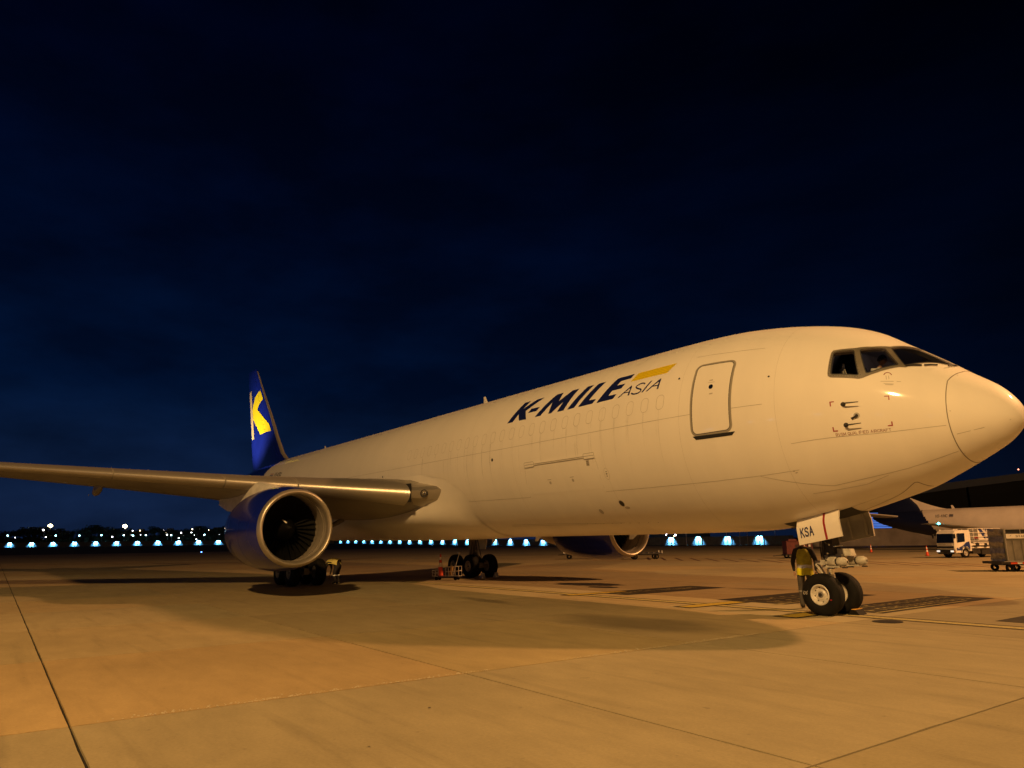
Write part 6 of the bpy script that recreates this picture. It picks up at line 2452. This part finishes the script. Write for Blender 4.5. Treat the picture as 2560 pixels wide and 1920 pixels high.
for k, (u, D, h) in enumerate(TR):
    tm_, cm_ = TV[k % 3]
    p = at(u, D)
    z = rise(p.x, p.y) - .05
    zone = 0 if u < 15 else 1 if u < 100 else 2 if u < 160 else 3 if u < 285 else 4 if u < 345 else 5 if u < 490 else 6 if u < 600 else 7
    o = thing('tree', f'{KIND[k % 3]}, {ORDT[k]} in the row, {WHERE[zone]}', 'tree', (p.x, p.y, z), k * 1.7, 'trees beyond the perimeter wall')
    k_ = h / (10.0, 9.5, 11.0)[k % 3]
    o.scale = (k_ * 1.1, k_ * 1.1, k_)
    for me, n_ in ((tm_, 'trunk'), (cm_, 'crown')):
        c = bpy.data.objects.new(n_, me)
        COL.objects.link(c)
        c.parent = o
# low scrub closing the gaps under the crowns
sc = MB()
r_ = random.Random(5)
for k in range(4200):
    u = r_.uniform(-60, 900)
    p = at(u, r_.uniform(455, 500))
    s_ = r_.uniform(1.1, 2.2)
    z = rise(p.x, p.y) + r_.uniform(0, 5.2) ** 1.08
    R_ = Matrix.Rotation(r_.uniform(0, 6.3), 3, Vector((r_.gauss(0, 1), r_.gauss(0, 1), r_.gauss(0, 1))).normalized())
    sc.add([Vector((p.x, p.y, z)) + R_ @ Vector(q) * s_ for q in ((-1, -.5, 0), (0, -.8, .15), (1, .0, 0), (.1, .8, -.1))], [(0, 1, 2, 3)])
tag(sc.build('shrubbery', M['leaf']), kind='stuff')

# ================================================================== LAMPS AND FAR BUILDINGS
def emit(name, col, es):
    return mat(name, (.8, .8, .8), .4, emit=col, es=es)
M['lampteal'] = emit('street_lamp_glow', (.45, .90, 1.0), 14)
M['lampwhite'] = emit('white_lamp_glow', (1.0, .93, 1.0), 14)
M['lampwarm'] = emit('floodlamp_glow', (1.0, .74, .36), 30)
M['lampred'] = emit('obstruction_glow', (1.0, .30, .18), 4)
M['pole'] = mat('lamp_pole', (.10, .10, .10), .6)
def street_lamp(u, v, D, m, label, r_=.42, name='street_lamp', cat='street lamp', group='street lamps among the trees'):
    p = at(u, D, v)
    z0 = rise(p.x, p.y) - .05
    o = thing(name, label, cat, (p.x, p.y, z0), 0, group)
    h = p.z - z0
    mb = MB()
    mb.cyl((0, 0, 0), (0, 0, h), .10, .06, n=7)
    mb.cyl((0, 0, h), (.5, -.5, h + .1), .05, n=6)
    put('pole', mb, M['pole'], o)
    mb = MB()
    mb.sphere((.5, -.5, h), r_, 10, 6, sc=(1, 1, .8))
    put('lamp', mb, m, o, 80)
    return o
SL = [(21, 1338, 'teal-white street lamp above the first wall lamp at far left'), (141, 1338, 'teal-white street lamp right of the first tall floodlight'), (200, 1338, 'teal-white street lamp under the rounded tree top, left of two'),
      (255, 1337, 'teal-white street lamp under the rounded tree top, right of two'), (311, 1337, 'teal-white street lamp straight below the second tall floodlight'), (334, 1338, 'teal-white street lamp just right of the second tall floodlight'),
      (366, 1337, 'teal-white street lamp left of the small round tree'), (429, 1337, 'teal-white street lamp at the foot of the middle light cluster'), (512, 1336, 'teal-white street lamp nearest the blue engine')]
for u, v, lb in SL:
    street_lamp(u, v, 430, M['lampteal'], lb, .42)
for u, v, lb, r_ in ((110, 1324, 'bright white lamp beside the first tall floodlight', .5), (116, 1342, 'dim lamp low under the first tall floodlight', .3), (40, 1343, 'faint white lamp low at the far left of the trees', .22), (282, 1341, 'white lamp left below the second tall floodlight', .36), (448, 1344, 'low white lamp between the light clusters', .3),
                     (492, 1347, 'lowest white lamp near the blue engine', .26), (454, 1331, 'single white lamp above the wall between light clusters', .34), (419, 1336, 'white lamp in the middle light cluster', .36)):
    street_lamp(u, v, 432, M['lampwhite'], lb, r_, group='white lamps among the trees')
def mast(u, v, D, label):
    p = at(u, D, v)
    z0 = rise(p.x, p.y) - .05
    o = thing('floodlight_mast', label, 'floodlight', (p.x, p.y, z0), 0, 'tall floodlights over the trees')
    h = p.z - z0
    mb = MB()
    mb.cyl((0, 0, 0), (0, 0, h + .6), .22, .12, n=8)
    mb.box((0, 0, h + .3), (2.2, .2, .2), Matrix.Rotation(rad(53), 3, 'Z'))
    put('pole', mb, M['pole'], o)
    for dx, dz, q in ((-.85, -.1, .62), (0, .15, .85), (.8, -.2, .66), (.2, -.9, .5)):
        mb = MB()
        mb.sphere((.59 * dx + .4, .80 * dx - .4, h + dz), q, 10, 8)
        put('lamp', mb, M['lampwarm'], o, 80)
mast(127, 1313, 480, 'tall warm floodlight over the trees, left one of two')
mast(313, 1314, 480, 'tall warm floodlight over the trees, right one of two')
# office blocks behind the trees, dark with some lit windows and rooftop lamps
M['tower'] = mat('dark_facade', (.05, .05, .055), .7)
def tower(u, D, w, h, n, seed, label):
    p = at(u, D)
    z0 = rise(p.x, p.y) - .05
    o = thing('office_block', label, 'building', (p.x, p.y, z0), rad(53.7), 'office blocks beyond the trees')
    mb = MB()
    mb.box((0, 0, h / 2), (w, 8, h))
    mb.box((w * .1, 0, h + .6), (w * .4, 3, 1.2))
    put('wall', mb, M['tower'], o)
    r_ = random.Random(seed)
    for k in range(n):
        mb = MB()
        x, z = r_.uniform(-.45, .45) * w, h * (1 - r_.random() ** 1.6 * .75)
        s_ = r_.uniform(.32, .75)
        mb.box((x, -4.05, z), (s_, .1, s_ * .8))
        put('window', mb, M['lampwhite'] if r_.random() < .7 else M['lampwarm'], o)
tower(346, 520, 9, 10.8, 13, 1, 'dark block with a tight cluster of white lights right of the second tall floodlight')
tower(419, 520, 9, 11.0, 11, 2, 'dark block outlined by a round cluster of white lights, middle of the skyline')
tower(474, 520, 14, 9.2, 17, 3, 'low dark block with warm and white lights between two trees')
tower(490, 540, 8, 12.0, 7, 4, 'dark block with a few lights on its roof, above the low lit block')
tower(536, 520, 12, 11.2, 12, 5, 'dark block with bright white windows beside the blue engine')
tower(1700, 330, 26, 8.4, 22, 8, 'dark terminal block with a row of lights glimpsed under the belly')
# slim pale posts by the far wall, seen under the belly
for k, (u, v0) in enumerate(((1715, 1337), (1816, 1336), (1849, 1334), (1868, 1333), (1938, 1330))):
    p = at(u, 205, 1345)
    mb = MB()
    mb.cyl((0, 0, 0), (0, 0, 5.2), .07, n=7)
    mb.box((0, 0, 5.2), (.3, .3, .12))
    o = mb.build('steel_post', M['steel'], smooth=40)
    o.location = (p.x, p.y, 0)
    tag(o, ('slim pale post by the far wall, farthest left under the belly', 'slim pale post by the far wall left of the close pair', 'slim pale post, left one of the close pair by the far wall', 'slim pale post, right one of the close pair by the far wall', 'slim pale post by the far wall nearest the nose gear door')[k], 'post', 'posts by the far wall')
# taxiway edge light
p = at(503, 165, 1379)
o = thing('taxiway_light', 'small blue taxiway edge light on the dark grass left of the engine', 'taxiway light', (p.x, p.y, 0))
mb = MB()
mb.cyl((0, 0, 0), (0, 0, .25), .05, n=8)
put('stem', mb, M['pole'], o)
mb = MB()
mb.sphere((0, 0, .32), .13, 8, 6)
put('lamp', mb, emit('blue_edge_glow', (.1, .3, 1.0), 10), o)

# ================================================================== HANGAR
M['hangar'] = grime(mat('hangar_cladding', (.03, .026, .022), .8), scale=(.1, .1, .5), amount=.3)
M['fascia'] = mat('hangar_fascia', (.20, .20, .23), .7)
hg = thing('hangar', 'huge dark hangar with pale roof edge behind the nose', 'building', (-59.5, 146, 0), rad(24))
mb = MB()
prof = []
for k in range(25):
    x = -6 + 150 * k / 24
    prof.append((x, 10.3 + 4.8 * math.sin(PI * min(1, (x + 6) / 150)) ** .9))
rings = []
for dy, dz in ((0, 0), (0, 1.45), (40, 1.45), (40, 0)):
    rings.append([(x, dy, z + dz) for x, z in prof])
mb.loft([[rings[j][k] for j in range(4)] for k in range(25)])
put('roof', mb, M['fascia'], hg, 30)
mb = MB()
mb.box((70, 38, 6.5), (152, .4, 13))
mb.box((-5.6, 20, 5.2), (.5, 40, 10.2))
put('wall', mb, M['hangar'], hg)
for k in range(9):
    mb = MB()
    mb.box((-4 + 18.0 * k, .35, 6.2), (17.6, .3, 12.2))
    put('door_panel', mb, M['hangar'], hg)
for k in range(5):
    mb = MB()
    x0 = 10 + 22 * k
    mb.cyl((x0, -.1, 6.0), (x0 + 16, -.1, 10.5), .12, n=6)
    mb.cyl((x0 + 3, -.1, 6.0), (x0 + 19, -.1, 10.5), .10, n=6)
    put('truss', mb, M['black'], hg)
# annex with a blue-lit louvred bay
ax = thing('annex_building', 'low annex with a blue-lit louvred opening beside the hangar', 'building', (-68.5, 134.2, 0), rad(53))
mb = MB()
mb.box((-.5, .6, 1.5), (15, .3, 3.0))
mb.box((-5.6, .6, 4.9), (5, .3, 3.9))
mb.box((6.4, .6, 4.9), (4, .3, 3.9))
mb.box((-.5, .6, 7.0), (15, .3, .6))
put('wall', mb, M['hangar'], ax)
mb = MB()
mb.box((.5, 1.2, 4.8), (9, .1, 4.0))
put('lit_panel', mb, emit('blue_bay_glow', (.035, .16, .62), 1.0), ax)
for k in range(11):
    mb = MB()
    mb.box((.5, .7, 3.15 + .34 * k), (8.5, .08, .09))
    put('louvre', mb, M['pole'], ax)
low = MB()
low.box((0, 0, 1.4), (34, 1, 2.8))
lw = low.build('concrete_block_wall', grime(mat('dim_wall', (.22, .20, .18), .85), scale=(.4, .4, .4), amount=.3))
p = at(2285, 118, 1350)
lw.location = (p.x, p.y, .3)
lw.rotation_euler = (0, 0, rad(40))
tag(lw, 'plain pale wall in dim light below the hangar, left of the truck', 'wall')
# red obstruction lamp over the hangar roof
p = at(2545, 200, 1173)
o = thing('obstruction_light', 'small red lamp on a thin mast above the hangar roof at right', 'warning light', (p.x, p.y, 0))
mb = MB()
mb.cyl((0, 0, 0), (0, 0, p.z), .12, .05, n=7)
put('pole', mb, M['pole'], o)
mb = MB()
mb.sphere((0, 0, p.z), .20, 8, 6)
put('lamp', mb, M['lampred'], o)
